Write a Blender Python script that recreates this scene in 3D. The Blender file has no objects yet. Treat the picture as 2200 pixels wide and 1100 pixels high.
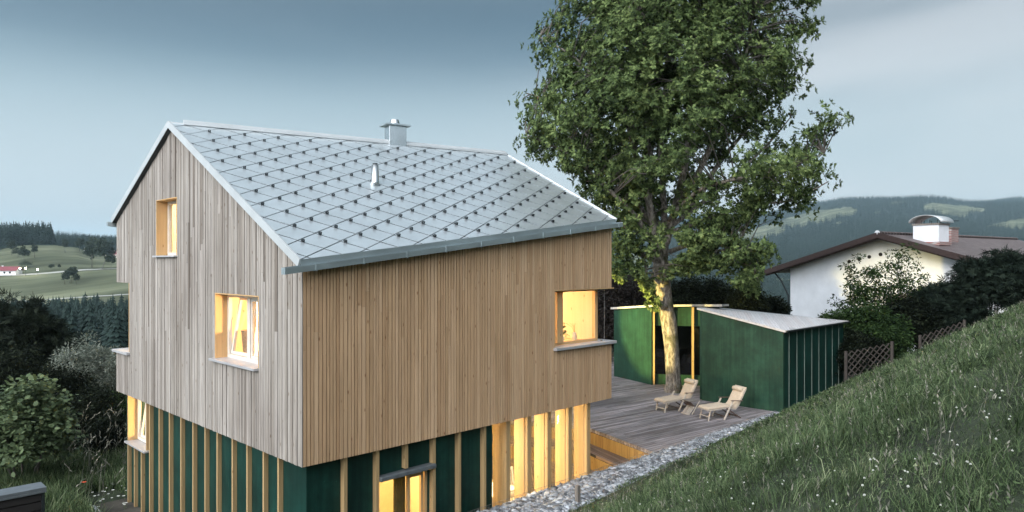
import bpy, math, random
import numpy as np
from mathutils import Vector, Matrix
R = math.radians
scn = bpy.context.scene
COL = scn.collection
C7 = 2 ** -0.5
CAM = (-5.796, -10.702, 5.05)
F = 1520.0

# ------------------------------------------------------------------ camera
cam = bpy.data.cameras.new('camera')
camo = bpy.data.objects.new('camera', cam)
COL.objects.link(camo)
camo.location = CAM
camo.rotation_euler = (R(90), 0, R(-45))
cam.sensor_width = 36.0
cam.lens = 36.0 * F / 2200.0
cam.shift_y = 12.0 / 2200.0
cam.clip_start = 0.1
cam.clip_end = 30000
scn.camera = camo

# ------------------------------------------------------------------ world
SUN_EL, SUN_AZ = 27.0, 188.0          # azimuth measured in the xy plane from +x
w = bpy.data.worlds.new('World')
scn.world = w
w.use_nodes = True
nt = w.node_tree
nt.nodes.clear()
def N(tree, typ, **kw):
    n = tree.nodes.new(typ)
    for k, v in kw.items():
        setattr(n, k, v)
    return n
def ramp(tree, stops, interp='LINEAR'):
    n = tree.nodes.new('ShaderNodeValToRGB')
    n.color_ramp.interpolation = interp
    el = n.color_ramp.elements
    while len(el) < len(stops):
        el.new(0.5)
    for e, (p, c) in zip(el, stops):
        e.position = p
        e.color = (c[0], c[1], c[2], 1) if not isinstance(c, float) else (c, c, c, 1)
    return n
out = N(nt, 'ShaderNodeOutputWorld')
bg = N(nt, 'ShaderNodeBackground')
sky = N(nt, 'ShaderNodeTexSky', sky_type='NISHITA')
sky.sun_disc = False
sky.sun_elevation = R(SUN_EL)
sky.sun_rotation = R(90 - SUN_AZ)
sky.air_density = 1.4
sky.dust_density = 3.0
tc = N(nt, 'ShaderNodeTexCoord')
sep = N(nt, 'ShaderNodeSeparateXYZ')
nt.links.new(tc.outputs['Generated'], sep.inputs[0])
# dusk sky: pale at the horizon, slate blue higher up, lighter again overhead towards the afterglow
rz = ramp(nt, [(0.0, (.64, .71, .75)), (.08, (.58, .67, .715)), (.15, (.49, .60, .655)), (.21, (.36, .485, .555)), (.27, (.125, .215, .295)), (.36, (.045, .10, .155)), (.6, (.28, .36, .42)), (1.0, (.46, .54, .60))], 'B_SPLINE')
nt.links.new(sep.outputs['Z'], rz.inputs[0])
# brighter towards the west (-x): the afterglow that lights the gable
dotn = N(nt, 'ShaderNodeVectorMath', operation='DOT_PRODUCT')
nt.links.new(tc.outputs['Generated'], dotn.inputs[0])
dotn.inputs[1].default_value = (-0.91, -0.30, 0.28)
glow = ramp(nt, [(0.0, 0.0), (.05, 0.0), (1.0, 1.0)], 'EASE')
nt.links.new(dotn.outputs['Value'], glow.inputs[0])
glm = N(nt, 'ShaderNodeMix', data_type='RGBA', blend_type='ADD')
glm.inputs['B'].default_value = (2.9, 2.95, 3.15, 1)
nt.links.new(glow.outputs[0], glm.inputs['Factor'])
# wisps of high cloud, stronger to the right of the photo
mp = N(nt, 'ShaderNodeMapping')
mp.inputs['Rotation'].default_value = (R(28), R(-30), R(20))
mp.inputs['Scale'].default_value = (1.0, 1.2, 3.2)
nt.links.new(tc.outputs['Generated'], mp.inputs[0])
nz = N(nt, 'ShaderNodeTexNoise')
nz.inputs['Scale'].default_value = 1.15
nz.inputs['Detail'].default_value = 4
nz.inputs['Roughness'].default_value = .45
nz.inputs['Distortion'].default_value = .5
nt.links.new(mp.outputs[0], nz.inputs['Vector'])
cr = ramp(nt, [(0.33, 0.0), (0.58, 1.0)], 'EASE')
nt.links.new(nz.outputs['Fac'], cr.inputs[0])
d2 = N(nt, 'ShaderNodeVectorMath', operation='DOT_PRODUCT')
nt.links.new(tc.outputs['Generated'], d2.inputs[0])
d2.inputs[1].default_value = (math.cos(R(6)), math.sin(R(6)) , 0.1)
c2 = ramp(nt, [(0.72, 0.06), (0.93, 1.0)], 'EASE')
nt.links.new(d2.outputs['Value'], c2.inputs[0])
mul = N(nt, 'ShaderNodeMath', operation='MULTIPLY')
nt.links.new(cr.outputs[0], mul.inputs[0]); nt.links.new(c2.outputs[0], mul.inputs[1])
m2 = N(nt, 'ShaderNodeMath', operation='MULTIPLY'); m2.inputs[1].default_value = .6
nt.links.new(mul.outputs[0], m2.inputs[0])
clm = N(nt, 'ShaderNodeMix', data_type='RGBA')
clm.inputs['B'].default_value = (.74, .77, .80, 1)
nt.links.new(rz.outputs[0], clm.inputs['A']); nt.links.new(m2.outputs[0], clm.inputs['Factor'])
nt.links.new(clm.outputs['Result'], glm.inputs['A'])
skm = N(nt, 'ShaderNodeMix', data_type='RGBA', blend_type='ADD')
skm.inputs['Factor'].default_value = 1.0
skd = N(nt, 'ShaderNodeHueSaturation'); skd.inputs['Saturation'].default_value = .3; skd.inputs['Value'].default_value = .03
nt.links.new(sky.outputs[0], skd.inputs['Color'])
sc10 = N(nt, 'ShaderNodeVectorMath', operation='SCALE'); sc10.inputs['Scale'].default_value = 9.0
nt.links.new(glm.outputs['Result'], sc10.inputs[0])
nt.links.new(sc10.outputs[0], skm.inputs['A']); nt.links.new(skd.outputs[0], skm.inputs['B'])
nt.links.new(skm.outputs['Result'], bg.inputs['Color'])
bg.inputs['Strength'].default_value = 0.105
nt.links.new(bg.outputs[0], out.inputs[0])

# ------------------------------------------------------------------ sun
sl = bpy.data.lights.new('sun', 'SUN')
sl.energy = 1.9
sl.angle = R(20)
sl.color = (1.0, .95, .93)
so = bpy.data.objects.new('sun', sl)
COL.objects.link(so)
dv = Vector((math.cos(R(SUN_AZ)) * math.cos(R(SUN_EL)), math.sin(R(SUN_AZ)) * math.cos(R(SUN_EL)), math.sin(R(SUN_EL))))
so.rotation_euler = dv.to_track_quat('Z', 'Y').to_euler()

vs = scn.view_settings
vs.view_transform = 'Standard'
vs.look = 'None'
vs.exposure = 0.25
vs.gamma = 1.0
vs.use_curve_mapping = False
scn.render.engine = 'CYCLES'
scn.render.resolution_x = 1024
scn.render.resolution_y = 512
scn.cycles.volume_bounces = 1
scn.cycles.transparent_max_bounces = 24
scn.cycles.volume_step_rate = 4

# ------------------------------------------------------------------ helpers
rnd = random.Random(5)
rng = np.random.default_rng(11)

def cam2w(X, Y):
    return (CAM[0] + (X + Y) * C7, CAM[1] + (Y - X) * C7)
def pxw(px, Y, py=None):
    """world point at column px (photo pixels) and depth Y metres; py gives its height"""
    x, y = cam2w((px - 1100) / F * Y, Y)
    return (x, y, CAM[2] - (py - 562) * Y / F) if py is not None else (x, y)
def w2cam(x, y):
    dx, dy = x - CAM[0], y - CAM[1]
    return (dx - dy) * C7, (dx + dy) * C7

def tag(o, label=None, cat=None, group=None, kind=None):
    if label: o['label'] = label
    if cat: o['category'] = cat
    if group: o['group'] = group
    if kind: o['kind'] = kind
    return o
def empty(name, loc=(0, 0, 0), rz=0.0, label=None, cat=None, group=None):
    o = bpy.data.objects.new(name, None)
    o.empty_display_size = .2
    COL.objects.link(o)
    o.location = loc
    o.rotation_euler = (0, 0, rz)
    return tag(o, label, cat, group)

class MB:
    def __init__(s): s.v = []; s.f = []; s.m = []
    def add(s, vs_, fs, mi=0):
        b = len(s.v); s.v += [tuple(p) for p in vs_]
        for f in fs: s.f.append(tuple(i + b for i in f)); s.m.append(mi)
    def hexa(s, p, mi=0):          # 8 points: bottom 4 ccw, top 4 ccw
        s.add(p, [(0, 3, 2, 1), (4, 5, 6, 7), (0, 1, 5, 4), (1, 2, 6, 5), (2, 3, 7, 6), (3, 0, 4, 7)], mi)
    def box(s, x0, x1, y0, y1, z0, z1, mi=0):
        s.hexa([(x0, y0, z0), (x1, y0, z0), (x1, y1, z0), (x0, y1, z0), (x0, y0, z1), (x1, y0, z1), (x1, y1, z1), (x0, y1, z1)], mi)
    def mbox(s, M, a0, a1, b0, b1, d0, d1, mi=0, b1b=None, b0b=None):
        """box on a wall face: a along the wall, b height, d depth inward; b1b = top height at a1"""
        t2 = b1 if b1b is None else b1b
        u2 = b0 if b0b is None else b0b
        s.hexa([M(a0, b0, d0), M(a1, u2, d0), M(a1, u2, d1), M(a0, b0, d1), M(a0, b1, d0), M(a1, t2, d0), M(a1, t2, d1), M(a0, b1, d1)], mi)
    def beam(s, p0, p1, wd, ht, up=(0, 0, 1), mi=0):
        p0, p1, up = Vector(p0), Vector(p1), Vector(up)
        d = (p1 - p0).normalized(); sx = d.cross(up)
        if sx.length < 1e-4: sx = d.cross(Vector((1, 0, 0)))
        sx.normalize(); uz = sx.cross(d).normalized()
        a, b = sx * wd / 2, uz * ht / 2
        s.hexa([p0 - a - b, p1 - a - b, p1 + a - b, p0 + a - b, p0 - a + b, p1 - a + b, p1 + a + b, p0 + a + b], mi)
    def tube(s, pts, rad, n=8, mi=0, cap=True):
        pts = [Vector(p) for p in pts]
        if not hasattr(rad, '__len__'): rad = [rad] * len(pts)
        rings = []
        ref = Vector((0.31, 0.17, 0.93))
        for i, p in enumerate(pts):
            d = (pts[min(i + 1, len(pts) - 1)] - pts[max(i - 1, 0)]).normalized()
            r = ref if abs(d.dot(ref)) < .98 else Vector((1, 0, 0))
            a = d.cross(r).normalized(); b = d.cross(a)
            rings.append([p + (a * math.cos(t) + b * math.sin(t)) * rad[i] for t in [2 * math.pi * k / n for k in range(n)]])
        vs_ = [q for r in rings for q in r]; fs = []
        for i in range(len(pts) - 1):
            for k in range(n):
                fs.append((i * n + k, i * n + (k + 1) % n, (i + 1) * n + (k + 1) % n, (i + 1) * n + k))
        if cap:
            fs.append(tuple(range(n - 1, -1, -1))); fs.append(tuple((len(pts) - 1) * n + k for k in range(n)))
        s.add(vs_, fs, mi)
    def prism(s, poly, z0, z1, mi=0):
        n = len(poly)
        s.add([(p[0], p[1], z0) for p in poly] + [(p[0], p[1], z1) for p in poly],
              [tuple(range(n - 1, -1, -1)), tuple(range(n, 2 * n))] + [(i, (i + 1) % n, n + (i + 1) % n, n + i) for i in range(n)], mi)
    def build(s, name, mats, parent=None, smooth=False, bevel=0):
        me = bpy.data.meshes.new(name)
        me.from_pydata(s.v, [], s.f)
        for m in (mats if isinstance(mats, (list, tuple)) else [mats]): me.materials.append(m)
        me.polygons.foreach_set('material_index', s.m)
        if smooth: me.polygons.foreach_set('use_smooth', [True] * len(s.f))
        me.update()
        o = bpy.data.objects.new(name, me)
        COL.objects.link(o)
        if parent: o.parent = parent
        if bevel:
            b = o.modifiers.new('b', 'BEVEL'); b.width = bevel; b.segments = 2; b.limit_method = 'ANGLE'
        return o

def np_mesh(name, verts, tris, mat, parent=None, smooth=False, attr=None):
    me = bpy.data.meshes.new(name)
    verts = np.asarray(verts, np.float32); tris = np.asarray(tris, np.int32)
    me.vertices.add(len(verts)); me.vertices.foreach_set('co', verts.ravel())
    me.loops.add(tris.size); me.loops.foreach_set('vertex_index', tris.ravel())
    me.polygons.add(len(tris))
    me.polygons.foreach_set('loop_start', np.arange(0, tris.size, tris.shape[1], dtype=np.int32))
    if smooth: me.polygons.foreach_set('use_smooth', np.ones(len(tris), bool))
    if attr is not None:
        a = me.attributes.new('mask', 'FLOAT', 'POINT'); a.data.foreach_set('value', np.asarray(attr, np.float32))
    me.update(calc_edges=True)
    me.materials.append(mat)
    o = bpy.data.objects.new(name, me); COL.objects.link(o)
    if parent: o.parent = parent
    return o

def copy_tree(o, parent=None):
    c = o.copy(); COL.objects.link(c)
    if parent: c.parent = parent
    for ch in list(o.children): copy_tree(ch, c)
    return c

# value noise for terrain
_perm = np.random.default_rng(3).random((64, 64))
def vnoise(x, y):
    x = np.asarray(x, float); y = np.asarray(y, float)
    xi = np.floor(x).astype(int); yi = np.floor(y).astype(int)
    fx = x - xi; fy = y - yi; fx = fx * fx * (3 - 2 * fx); fy = fy * fy * (3 - 2 * fy)
    g = lambda a, b: _perm[a % 64, b % 64]
    return (g(xi, yi) * (1 - fx) + g(xi + 1, yi) * fx) * (1 - fy) + (g(xi, yi + 1) * (1 - fx) + g(xi + 1, yi + 1) * fx) * fy
def fbm(x, y, o=4):
    s = 0; a = .5
    for i in range(o):
        s = s + a * vnoise(x * 2 ** i + 13.7 * i, y * 2 ** i + 5.1 * i); a *= .5
    return s

# ------------------------------------------------------------------ materials
def mat(name):
    m = bpy.data.materials.new(name); m.use_nodes = True
    t = m.node_tree; b = t.nodes['Principled BSDF']
    return m, t, b
def simple(name, c, rough=.6, metal=0.0, noise=.12, scale=8.0, bump=0.0, stretch=(1, 1, 1), spec=.5, bscale=None):
    m, t, b = mat(name)
    tcn = N(t, 'ShaderNodeTexCoord'); mpn = N(t, 'ShaderNodeMapping'); mpn.inputs['Scale'].default_value = stretch
    t.links.new(tcn.outputs['Object'], mpn.inputs[0])
    nn = N(t, 'ShaderNodeTexNoise'); nn.inputs['Scale'].default_value = scale; nn.inputs['Detail'].default_value = 6; nn.inputs['Roughness'].default_value = .6
    t.links.new(mpn.outputs[0], nn.inputs['Vector'])
    lo = tuple(max(0, x * (1 - noise * 1.6)) for x in c); hi = tuple(x * (1 + noise * 1.6) for x in c)
    rp = ramp(t, [(.3, lo), (.7, hi)])
    t.links.new(nn.outputs['Fac'], rp.inputs[0]); t.links.new(rp.outputs[0], b.inputs['Base Color'])
    b.inputs['Roughness'].default_value = rough; b.inputs['Metallic'].default_value = metal
    b.inputs['Specular IOR Level'].default_value = spec
    if bump:
        bp = N(t, 'ShaderNodeBump'); bp.inputs['Strength'].default_value = bump; bp.inputs['Distance'].default_value = .02
        if bscale:
            n2 = N(t, 'ShaderNodeTexNoise'); n2.inputs['Scale'].default_value = bscale; n2.inputs['Detail'].default_value = 5
            t.links.new(mpn.outputs[0], n2.inputs['Vector']); t.links.new(n2.outputs['Fac'], bp.inputs['Height'])
        else: t.links.new(nn.outputs['Fac'], bp.inputs['Height'])
        t.links.new(bp.outputs[0], b.inputs['Normal'])
    return m

def wood(name, cols, rough=.75, knots=True, grain=.35, island=True, axis=2, patch=None, spec=.3, gscale=1.0):
    """boards: colour varies per board (mesh island), grain stretched along the board, knots and weathering patches"""
    m, t, b = mat(name)
    tcn = N(t, 'ShaderNodeTexCoord'); geo = N(t, 'ShaderNodeNewGeometry')
    mpn = N(t, 'ShaderNodeMapping'); s = [26.0 * gscale] * 3; s[axis] = 1.1 * gscale; mpn.inputs['Scale'].default_value = s
    ofs = N(t, 'ShaderNodeVectorMath', operation='MULTIPLY_ADD')
    comb = N(t, 'ShaderNodeCombineXYZ')
    for i in range(3): t.links.new(geo.outputs['Random Per Island'], comb.inputs[i])
    t.links.new(comb.outputs[0], ofs.inputs[0]); ofs.inputs[1].default_value = (17, 31, 43)
    t.links.new(tcn.outputs['Object'], ofs.inputs[2])
    t.links.new((ofs if island else tcn).outputs[0 if island else 'Object'], mpn.inputs[0])
    nn = N(t, 'ShaderNodeTexNoise'); nn.inputs['Scale'].default_value = 1.0; nn.inputs['Detail'].default_value = 5; nn.inputs['Roughness'].default_value = .65
    t.links.new(mpn.outputs[0], nn.inputs['Vector'])
    base = ramp(t, [(i / max(1, len(cols) - 1), c) for i, c in enumerate(cols)])
    if island: t.links.new(geo.outputs['Random Per Island'], base.inputs[0])
    else:
        n3 = N(t, 'ShaderNodeTexNoise'); n3.inputs['Scale'].default_value = 1.3; t.links.new(tcn.outputs['Object'], n3.inputs['Vector']); t.links.new(n3.outputs['Fac'], base.inputs[0])
    g = ramp(t, [(.28, 1 - grain), (.72, 1 + grain * .45)])
    t.links.new(nn.outputs['Fac'], g.inputs[0])
    mx = N(t, 'ShaderNodeMix', data_type='RGBA', blend_type='MULTIPLY'); mx.inputs['Factor'].default_value = 1
    t.links.new(base.outputs[0], mx.inputs['A']); t.links.new(g.outputs[0], mx.inputs['B'])
    cur = mx.outputs['Result']
    if patch:
        n4 = N(t, 'ShaderNodeTexNoise'); n4.inputs['Scale'].default_value = .7; n4.inputs['Detail'].default_value = 4
        m4 = N(t, 'ShaderNodeMapping'); s4 = [1.0] * 3; s4[axis] = .45; m4.inputs['Scale'].default_value = s4
        t.links.new(tcn.outputs['Object'], m4.inputs[0]); t.links.new(m4.outputs[0], n4.inputs['Vector'])
        r4 = ramp(t, [(.42, 0.0), (.68, 1.0)]); t.links.new(n4.outputs['Fac'], r4.inputs[0])
        x4 = N(t, 'ShaderNodeMix', data_type='RGBA', blend_type='MULTIPLY'); x4.inputs['B'].default_value = (*patch, 1)
        t.links.new(r4.outputs[0], x4.inputs['Factor']); t.links.new(cur, x4.inputs['A']); cur = x4.outputs['Result']
    if knots:
        mk = N(t, 'ShaderNodeMapping'); sk = [7.0] * 3; sk[axis] = 2.6; mk.inputs['Scale'].default_value = sk
        t.links.new((ofs if island else tcn).outputs[0 if island else 'Object'], mk.inputs[0])
        vo = N(t, 'ShaderNodeTexVoronoi'); vo.inputs['Scale'].default_value = 1.0; t.links.new(mk.outputs[0], vo.inputs['Vector'])
        rk = ramp(t, [(.05, 1.0), (.12, 0.0)]); t.links.new(vo.outputs['Distance'], rk.inputs[0])
        xk = N(t, 'ShaderNodeMix', data_type='RGBA', blend_type='MULTIPLY'); xk.inputs['B'].default_value = (.45, .33, .24, 1)
        t.links.new(rk.outputs[0], xk.inputs['Factor']); t.links.new(cur, xk.inputs['A']); cur = xk.outputs['Result']
    t.links.new(cur, b.inputs['Base Color'])
    b.inputs['Roughness'].default_value = rough; b.inputs['Specular IOR Level'].default_value = spec
    bp = N(t, 'ShaderNodeBump'); bp.inputs['Strength'].default_value = .25; bp.inputs['Distance'].default_value = .004
    t.links.new(nn.outputs['Fac'], bp.inputs['Height']); t.links.new(bp.outputs[0], b.inputs['Normal'])
    return m

def leafmat(name, stops, rough=.7, trans=.2, scale=.5, spec=.10):
    m, t, b = mat(name)
    geo = N(t, 'ShaderNodeNewGeometry'); tcn = N(t, 'ShaderNodeTexCoord')
    nn = N(t, 'ShaderNodeTexNoise'); nn.inputs['Scale'].default_value = scale; nn.inputs['Detail'].default_value = 3
    t.links.new(tcn.outputs['Object'], nn.inputs['Vector'])
    ad = N(t, 'ShaderNodeMath', operation='ADD'); sb = N(t, 'ShaderNodeMath', operation='MULTIPLY'); sb.inputs[1].default_value = .55
    t.links.new(geo.outputs['Random Per Island'], sb.inputs[0])
    s2 = N(t, 'ShaderNodeMath', operation='MULTIPLY'); s2.inputs[1].default_value = .6; t.links.new(nn.outputs['Fac'], s2.inputs[0])
    t.links.new(sb.outputs[0], ad.inputs[0]); t.links.new(s2.outputs[0], ad.inputs[1])
    rp = ramp(t, stops); t.links.new(ad.outputs[0], rp.inputs[0]); t.links.new(rp.outputs[0], b.inputs['Base Color'])
    b.inputs['Roughness'].default_value = rough; b.inputs['Specular IOR Level'].default_value = spec
    if trans:
        tr = N(t, 'ShaderNodeBsdfTranslucent'); t.links.new(rp.outputs[0], tr.inputs[0])
        ms = N(t, 'ShaderNodeMixShader'); ms.inputs[0].default_value = trans
        t.links.new(b.outputs[0], ms.inputs[1]); t.links.new(tr.outputs[0], ms.inputs[2])
        t.links.new(ms.outputs[0], t.nodes['Material Output'].inputs['Surface'])
    return m

def glassmat(name, tint=(1, 1, 1), gl=.12):
    m = bpy.data.materials.new(name); m.use_nodes = True; t = m.node_tree; t.nodes.clear()
    o = N(t, 'ShaderNodeOutputMaterial'); a = N(t, 'ShaderNodeBsdfTransparent'); a.inputs[0].default_value = (*tint, 1)
    g = N(t, 'ShaderNodeBsdfGlossy'); g.inputs['Roughness'].default_value = .02
    geo = N(t, 'ShaderNodeNewGeometry'); dt = N(t, 'ShaderNodeVectorMath', operation='DOT_PRODUCT')
    t.links.new(geo.outputs['Normal'], dt.inputs[0]); t.links.new(geo.outputs['Incoming'], dt.inputs[1])
    ab = N(t, 'ShaderNodeMath', operation='ABSOLUTE'); t.links.new(dt.outputs['Value'], ab.inputs[0])
    fr = ramp(t, [(0.0, 1.0), (.15, .45), (.35, .14), (.6, .06), (1.0, .045)]); t.links.new(ab.outputs[0], fr.inputs[0])
    x = N(t, 'ShaderNodeMixShader'); t.links.new(fr.outputs[0], x.inputs[0]); t.links.new(a.outputs[0], x.inputs[1]); t.links.new(g.outputs[0], x.inputs[2])
    t.links.new(x.outputs[0], o.inputs[0]); return m

def emis(name, c, s):
    m = bpy.data.materials.new(name); m.use_nodes = True; t = m.node_tree; t.nodes.clear()
    o = N(t, 'ShaderNodeOutputMaterial'); e = N(t, 'ShaderNodeEmission'); e.inputs[0].default_value = (*c, 1); e.inputs[1].default_value = s
    t.links.new(e.outputs[0], o.inputs[0]); return m

def planks(name, cols, angle, width, length=3.6, groove=.012, rough=.7, vertical=False, streak=.5, patch=.6, spec=.35):
    """a boarded surface: brick pattern turned into planks, streaked along each plank"""
    m, t, b = mat(name)
    tcn = N(t, 'ShaderNodeTexCoord'); mpn = N(t, 'ShaderNodeMapping'); mpn.inputs['Rotation'].default_value = (0, 0, angle)
    t.links.new(tcn.outputs['Object'], mpn.inputs[0])
    br = N(t, 'ShaderNodeTexBrick'); br.offset = .37; br.offset_frequency = 2
    br.inputs['Scale'].default_value = 1.0; br.inputs['Brick Width'].default_value = length; br.inputs['Row Height'].default_value = width
    br.inputs['Mortar Size'].default_value = groove / 2; br.inputs['Mortar Smooth'].default_value = .2; br.inputs['Bias'].default_value = 0
    br.inputs['Color1'].default_value = (0, 0, 0, 1); br.inputs['Color2'].default_value = (1, 1, 1, 1)
    t.links.new(mpn.outputs[0], br.inputs['Vector'])
    base = ramp(t, [(i / (len(cols) - 1), c) for i, c in enumerate(cols)]); t.links.new(br.outputs['Color'], base.inputs[0])
    m2_ = N(t, 'ShaderNodeMapping'); m2_.inputs['Scale'].default_value = (1.3, 22, 22); t.links.new(mpn.outputs[0], m2_.inputs[0])
    nn = N(t, 'ShaderNodeTexNoise'); nn.inputs['Scale'].default_value = 1; nn.inputs['Detail'].default_value = 5; t.links.new(m2_.outputs[0], nn.inputs['Vector'])
    g = ramp(t, [(.3, 1 - streak), (.7, 1 + streak * .5)]); t.links.new(nn.outputs['Fac'], g.inputs[0])
    mx = N(t, 'ShaderNodeMix', data_type='RGBA', blend_type='MULTIPLY'); mx.inputs['Factor'].default_value = 1
    t.links.new(base.outputs[0], mx.inputs['A']); t.links.new(g.outputs[0], mx.inputs['B'])
    n4 = N(t, 'ShaderNodeTexNoise'); n4.inputs['Scale'].default_value = .45; n4.inputs['Detail'].default_value = 5
    m5 = N(t, 'ShaderNodeMapping'); m5.inputs['Scale'].default_value = (.7, 2.2, 1); t.links.new(mpn.outputs[0], m5.inputs[0]); t.links.new(m5.outputs[0], n4.inputs['Vector'])
    r4 = ramp(t, [(.38, patch), (.62, 1.0)]); t.links.new(n4.outputs['Fac'], r4.inputs[0])
    x4 = N(t, 'ShaderNodeMix', data_type='RGBA', blend_type='MULTIPLY'); x4.inputs['Factor'].default_value = 1
    t.links.new(mx.outputs['Result'], x4.inputs['A']); t.links.new(r4.outputs[0], x4.inputs['B'])
    xg = N(t, 'ShaderNodeMix', data_type='RGBA'); xg.inputs['B'].default_value = (.02, .017, .015, 1)
    t.links.new(br.outputs['Fac'], xg.inputs['Factor']); t.links.new(x4.outputs['Result'], xg.inputs['A'])
    t.links.new(xg.outputs['Result'], b.inputs['Base Color'])
    rr = ramp(t, [(.3, rough - .2), (.7, rough + .1)]); t.links.new(n4.outputs['Fac'], rr.inputs[0]); t.links.new(rr.outputs[0], b.inputs['Roughness'])
    b.inputs['Specular IOR Level'].default_value = spec
    bp = N(t, 'ShaderNodeBump'); bp.inputs['Strength'].default_value = .6; bp.inputs['Distance'].default_value = .008; bp.invert = True
    t.links.new(br.outputs['Fac'], bp.inputs['Height']); t.links.new(bp.outputs[0], b.inputs['Normal'])
    return m

M_GABLE = wood('weathered_grey_larch', [(.19, .162, .134), (.315, .285, .248), (.385, .355, .318), (.33, .30, .262), (.44, .408, .37), (.27, .238, .20)], grain=.42, patch=(.78, .76, .75))
M_LONG = wood('brown_larch', [(.41, .255, .138), (.50, .33, .19), (.45, .29, .16), (.56, .38, .23), (.475, .31, .175)], grain=.30, patch=(1.10, 1.12, 1.15))
M_DARK = simple('black_membrane', (.012, .010, .009), rough=.9, noise=.1)
M_BATTEN = wood('spruce_batten', [(.33, .22, .10), (.41, .285, .14), (.365, .25, .12)], grain=.25)
M_INT = wood('interior_spruce', [(.60, .47, .31), (.68, .54, .37)], grain=.12, island=False, gscale=.4)
M_INTP = simple('interior_paint', (.72, .66, .54), rough=.8, noise=.03)
M_FRAME = simple('window_frame_pale', (.62, .57, .50), rough=.5, noise=.06, scale=5)
M_SILL = simple('grey_sill_sheet', (.48, .48, .49), rough=.45, metal=.4, noise=.06, scale=3)
M_ROOF = simple('roof_metal_light', (.70, .755, .775), rough=.3, metal=.78, noise=.05, scale=2.2, bump=.06, bscale=3)
M_ZINC = simple('zinc_sheet', (.48, .55, .57), rough=.38, metal=.8, noise=.12, scale=2.5, stretch=(.4, 3, 1))
M_VERGE = simple('verge_sheet', (.60, .62, .62), rough=.4, metal=.55, noise=.05, scale=2)
M_STEEL = simple('chimney_steel', (.62, .64, .65), rough=.25, metal=1.0, noise=.06, scale=3)
M_DKMETAL = simple('dark_metal', (.035, .042, .045), rough=.4, metal=.6, noise=.15)
def greenmat(name, c1, c2):
    m = simple(name, c1, rough=.5, noise=.25, scale=1.0, bump=.12, stretch=(11, 11, .5), spec=.25)
    t = m.node_tree; rp = [n for n in t.nodes if n.type == 'VALTORGB'][0]
    rp.color_ramp.elements[0].color = (*c1, 1); rp.color_ramp.elements[1].color = (*c2, 1)
    b = t.nodes['Principled BSDF']; tcn = [n for n in t.nodes if n.type == 'TEX_COORD'][0]
    n2 = N(t, 'ShaderNodeTexNoise'); n2.inputs['Scale'].default_value = 1.1; n2.inputs['Detail'].default_value = 9; n2.inputs['Roughness'].default_value = .72
    t.links.new(tcn.outputs['Object'], n2.inputs['Vector']); r2 = ramp(t, [(.38, .7), (.5, .95), (.66, 1.4)]); t.links.new(n2.outputs['Fac'], r2.inputs[0])
    n3 = N(t, 'ShaderNodeTexVoronoi'); n3.inputs['Scale'].default_value = 5.5; t.links.new(tcn.outputs['Object'], n3.inputs['Vector']); r3 = ramp(t, [(.03, 2.6), (.07, 1.0)]); t.links.new(n3.outputs['Distance'], r3.inputs[0])
    xa = N(t, 'ShaderNodeMix', data_type='RGBA', blend_type='MULTIPLY'); xa.inputs['Factor'].default_value = 1; t.links.new(rp.outputs[0], xa.inputs['A']); t.links.new(r2.outputs[0], xa.inputs['B'])
    xb = N(t, 'ShaderNodeMix', data_type='RGBA', blend_type='MULTIPLY'); xb.inputs['Factor'].default_value = 1; t.links.new(xa.outputs['Result'], xb.inputs['A']); t.links.new(r3.outputs[0], xb.inputs['B'])
    t.links.new(xb.outputs['Result'], b.inputs['Base Color'])
    return m
M_GREEN = greenmat('green_stained_panel', (.003, .022, .017), (.007, .040, .030))
M_GREENP = greenmat('green_pavilion_panel', (.008, .034, .021), (.017, .058, .036))
M_GLASS = glassmat('window_glass', (.97, .98, .97))
M_DGLASS = glassmat('dark_glass', (.25, .28, .28))
M_DECK = planks('weathered_deck', [(.22, .19, .19), (.34, .305, .31), (.45, .41, .42), (.28, .25, .255)], R(8), .145, streak=.55, patch=.55)
M_TREAD = planks('tread_deck', [(.17, .12, .09), (.25, .18, .14), (.30, .22, .17)], R(-70), .145, streak=.5)
M_RISER = wood('yellow_riser_boards', [(.36, .235, .085), (.42, .285, .11), (.33, .21, .08)], grain=.35)
M_STONE = simple('grey_stone', (.26, .27, .28), rough=.85, noise=.35, scale=9, bump=.4)
def vary_island(m, lo, hi):
    t = m.node_tree; b = t.nodes['Principled BSDF']; l = b.inputs['Base Color'].links[0]; src = l.from_socket
    geo = N(t, 'ShaderNodeNewGeometry'); rp = ramp(t, [(0, lo), (1, hi)]); t.links.new(geo.outputs['Random Per Island'], rp.inputs[0])
    mx = N(t, 'ShaderNodeMix', data_type='RGBA', blend_type='MULTIPLY'); mx.inputs['Factor'].default_value = 1
    t.links.new(src, mx.inputs['A']); t.links.new(rp.outputs[0], mx.inputs['B']); t.links.new(mx.outputs['Result'], b.inputs['Base Color'])
vary_island(M_STONE, (.22, .23, .25), (1.7, 1.75, 1.8))
M_WIRE = simple('galvanised_wire', (.20, .19, .18), rough=.5, metal=.6, noise=.1)
M_SOIL = simple('soil', (.05, .045, .035), rough=.95, noise=.4, scale=2, bump=.4)
M_GRND = simple('grass_ground', (.020, .030, .013), rough=.95, noise=.45, scale=1.6, bump=.6, bscale=14)
M_PLASTER = simple('white_plaster', (.72, .74, .76), rough=.85, noise=.05, scale=1.2)
M_DKWOOD = wood('dark_brown_timber', [(.035, .022, .020), (.055, .036, .032)], grain=.4, axis=1)
M_GREYWOOD = wood('grey_timber', [(.16, .145, .13), (.26, .235, .21)], grain=.4)
M_TEAK = wood('pale_teak', [(.42, .37, .31), (.55, .49, .42)], grain=.2)
M_DTEAK = simple('dark_teak', (.10, .065, .05), rough=.55, noise=.2)
M_CUSH = simple('cream_cushion', (.50, .41, .31), rough=.9, noise=.06, scale=12, bump=.2)
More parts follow.
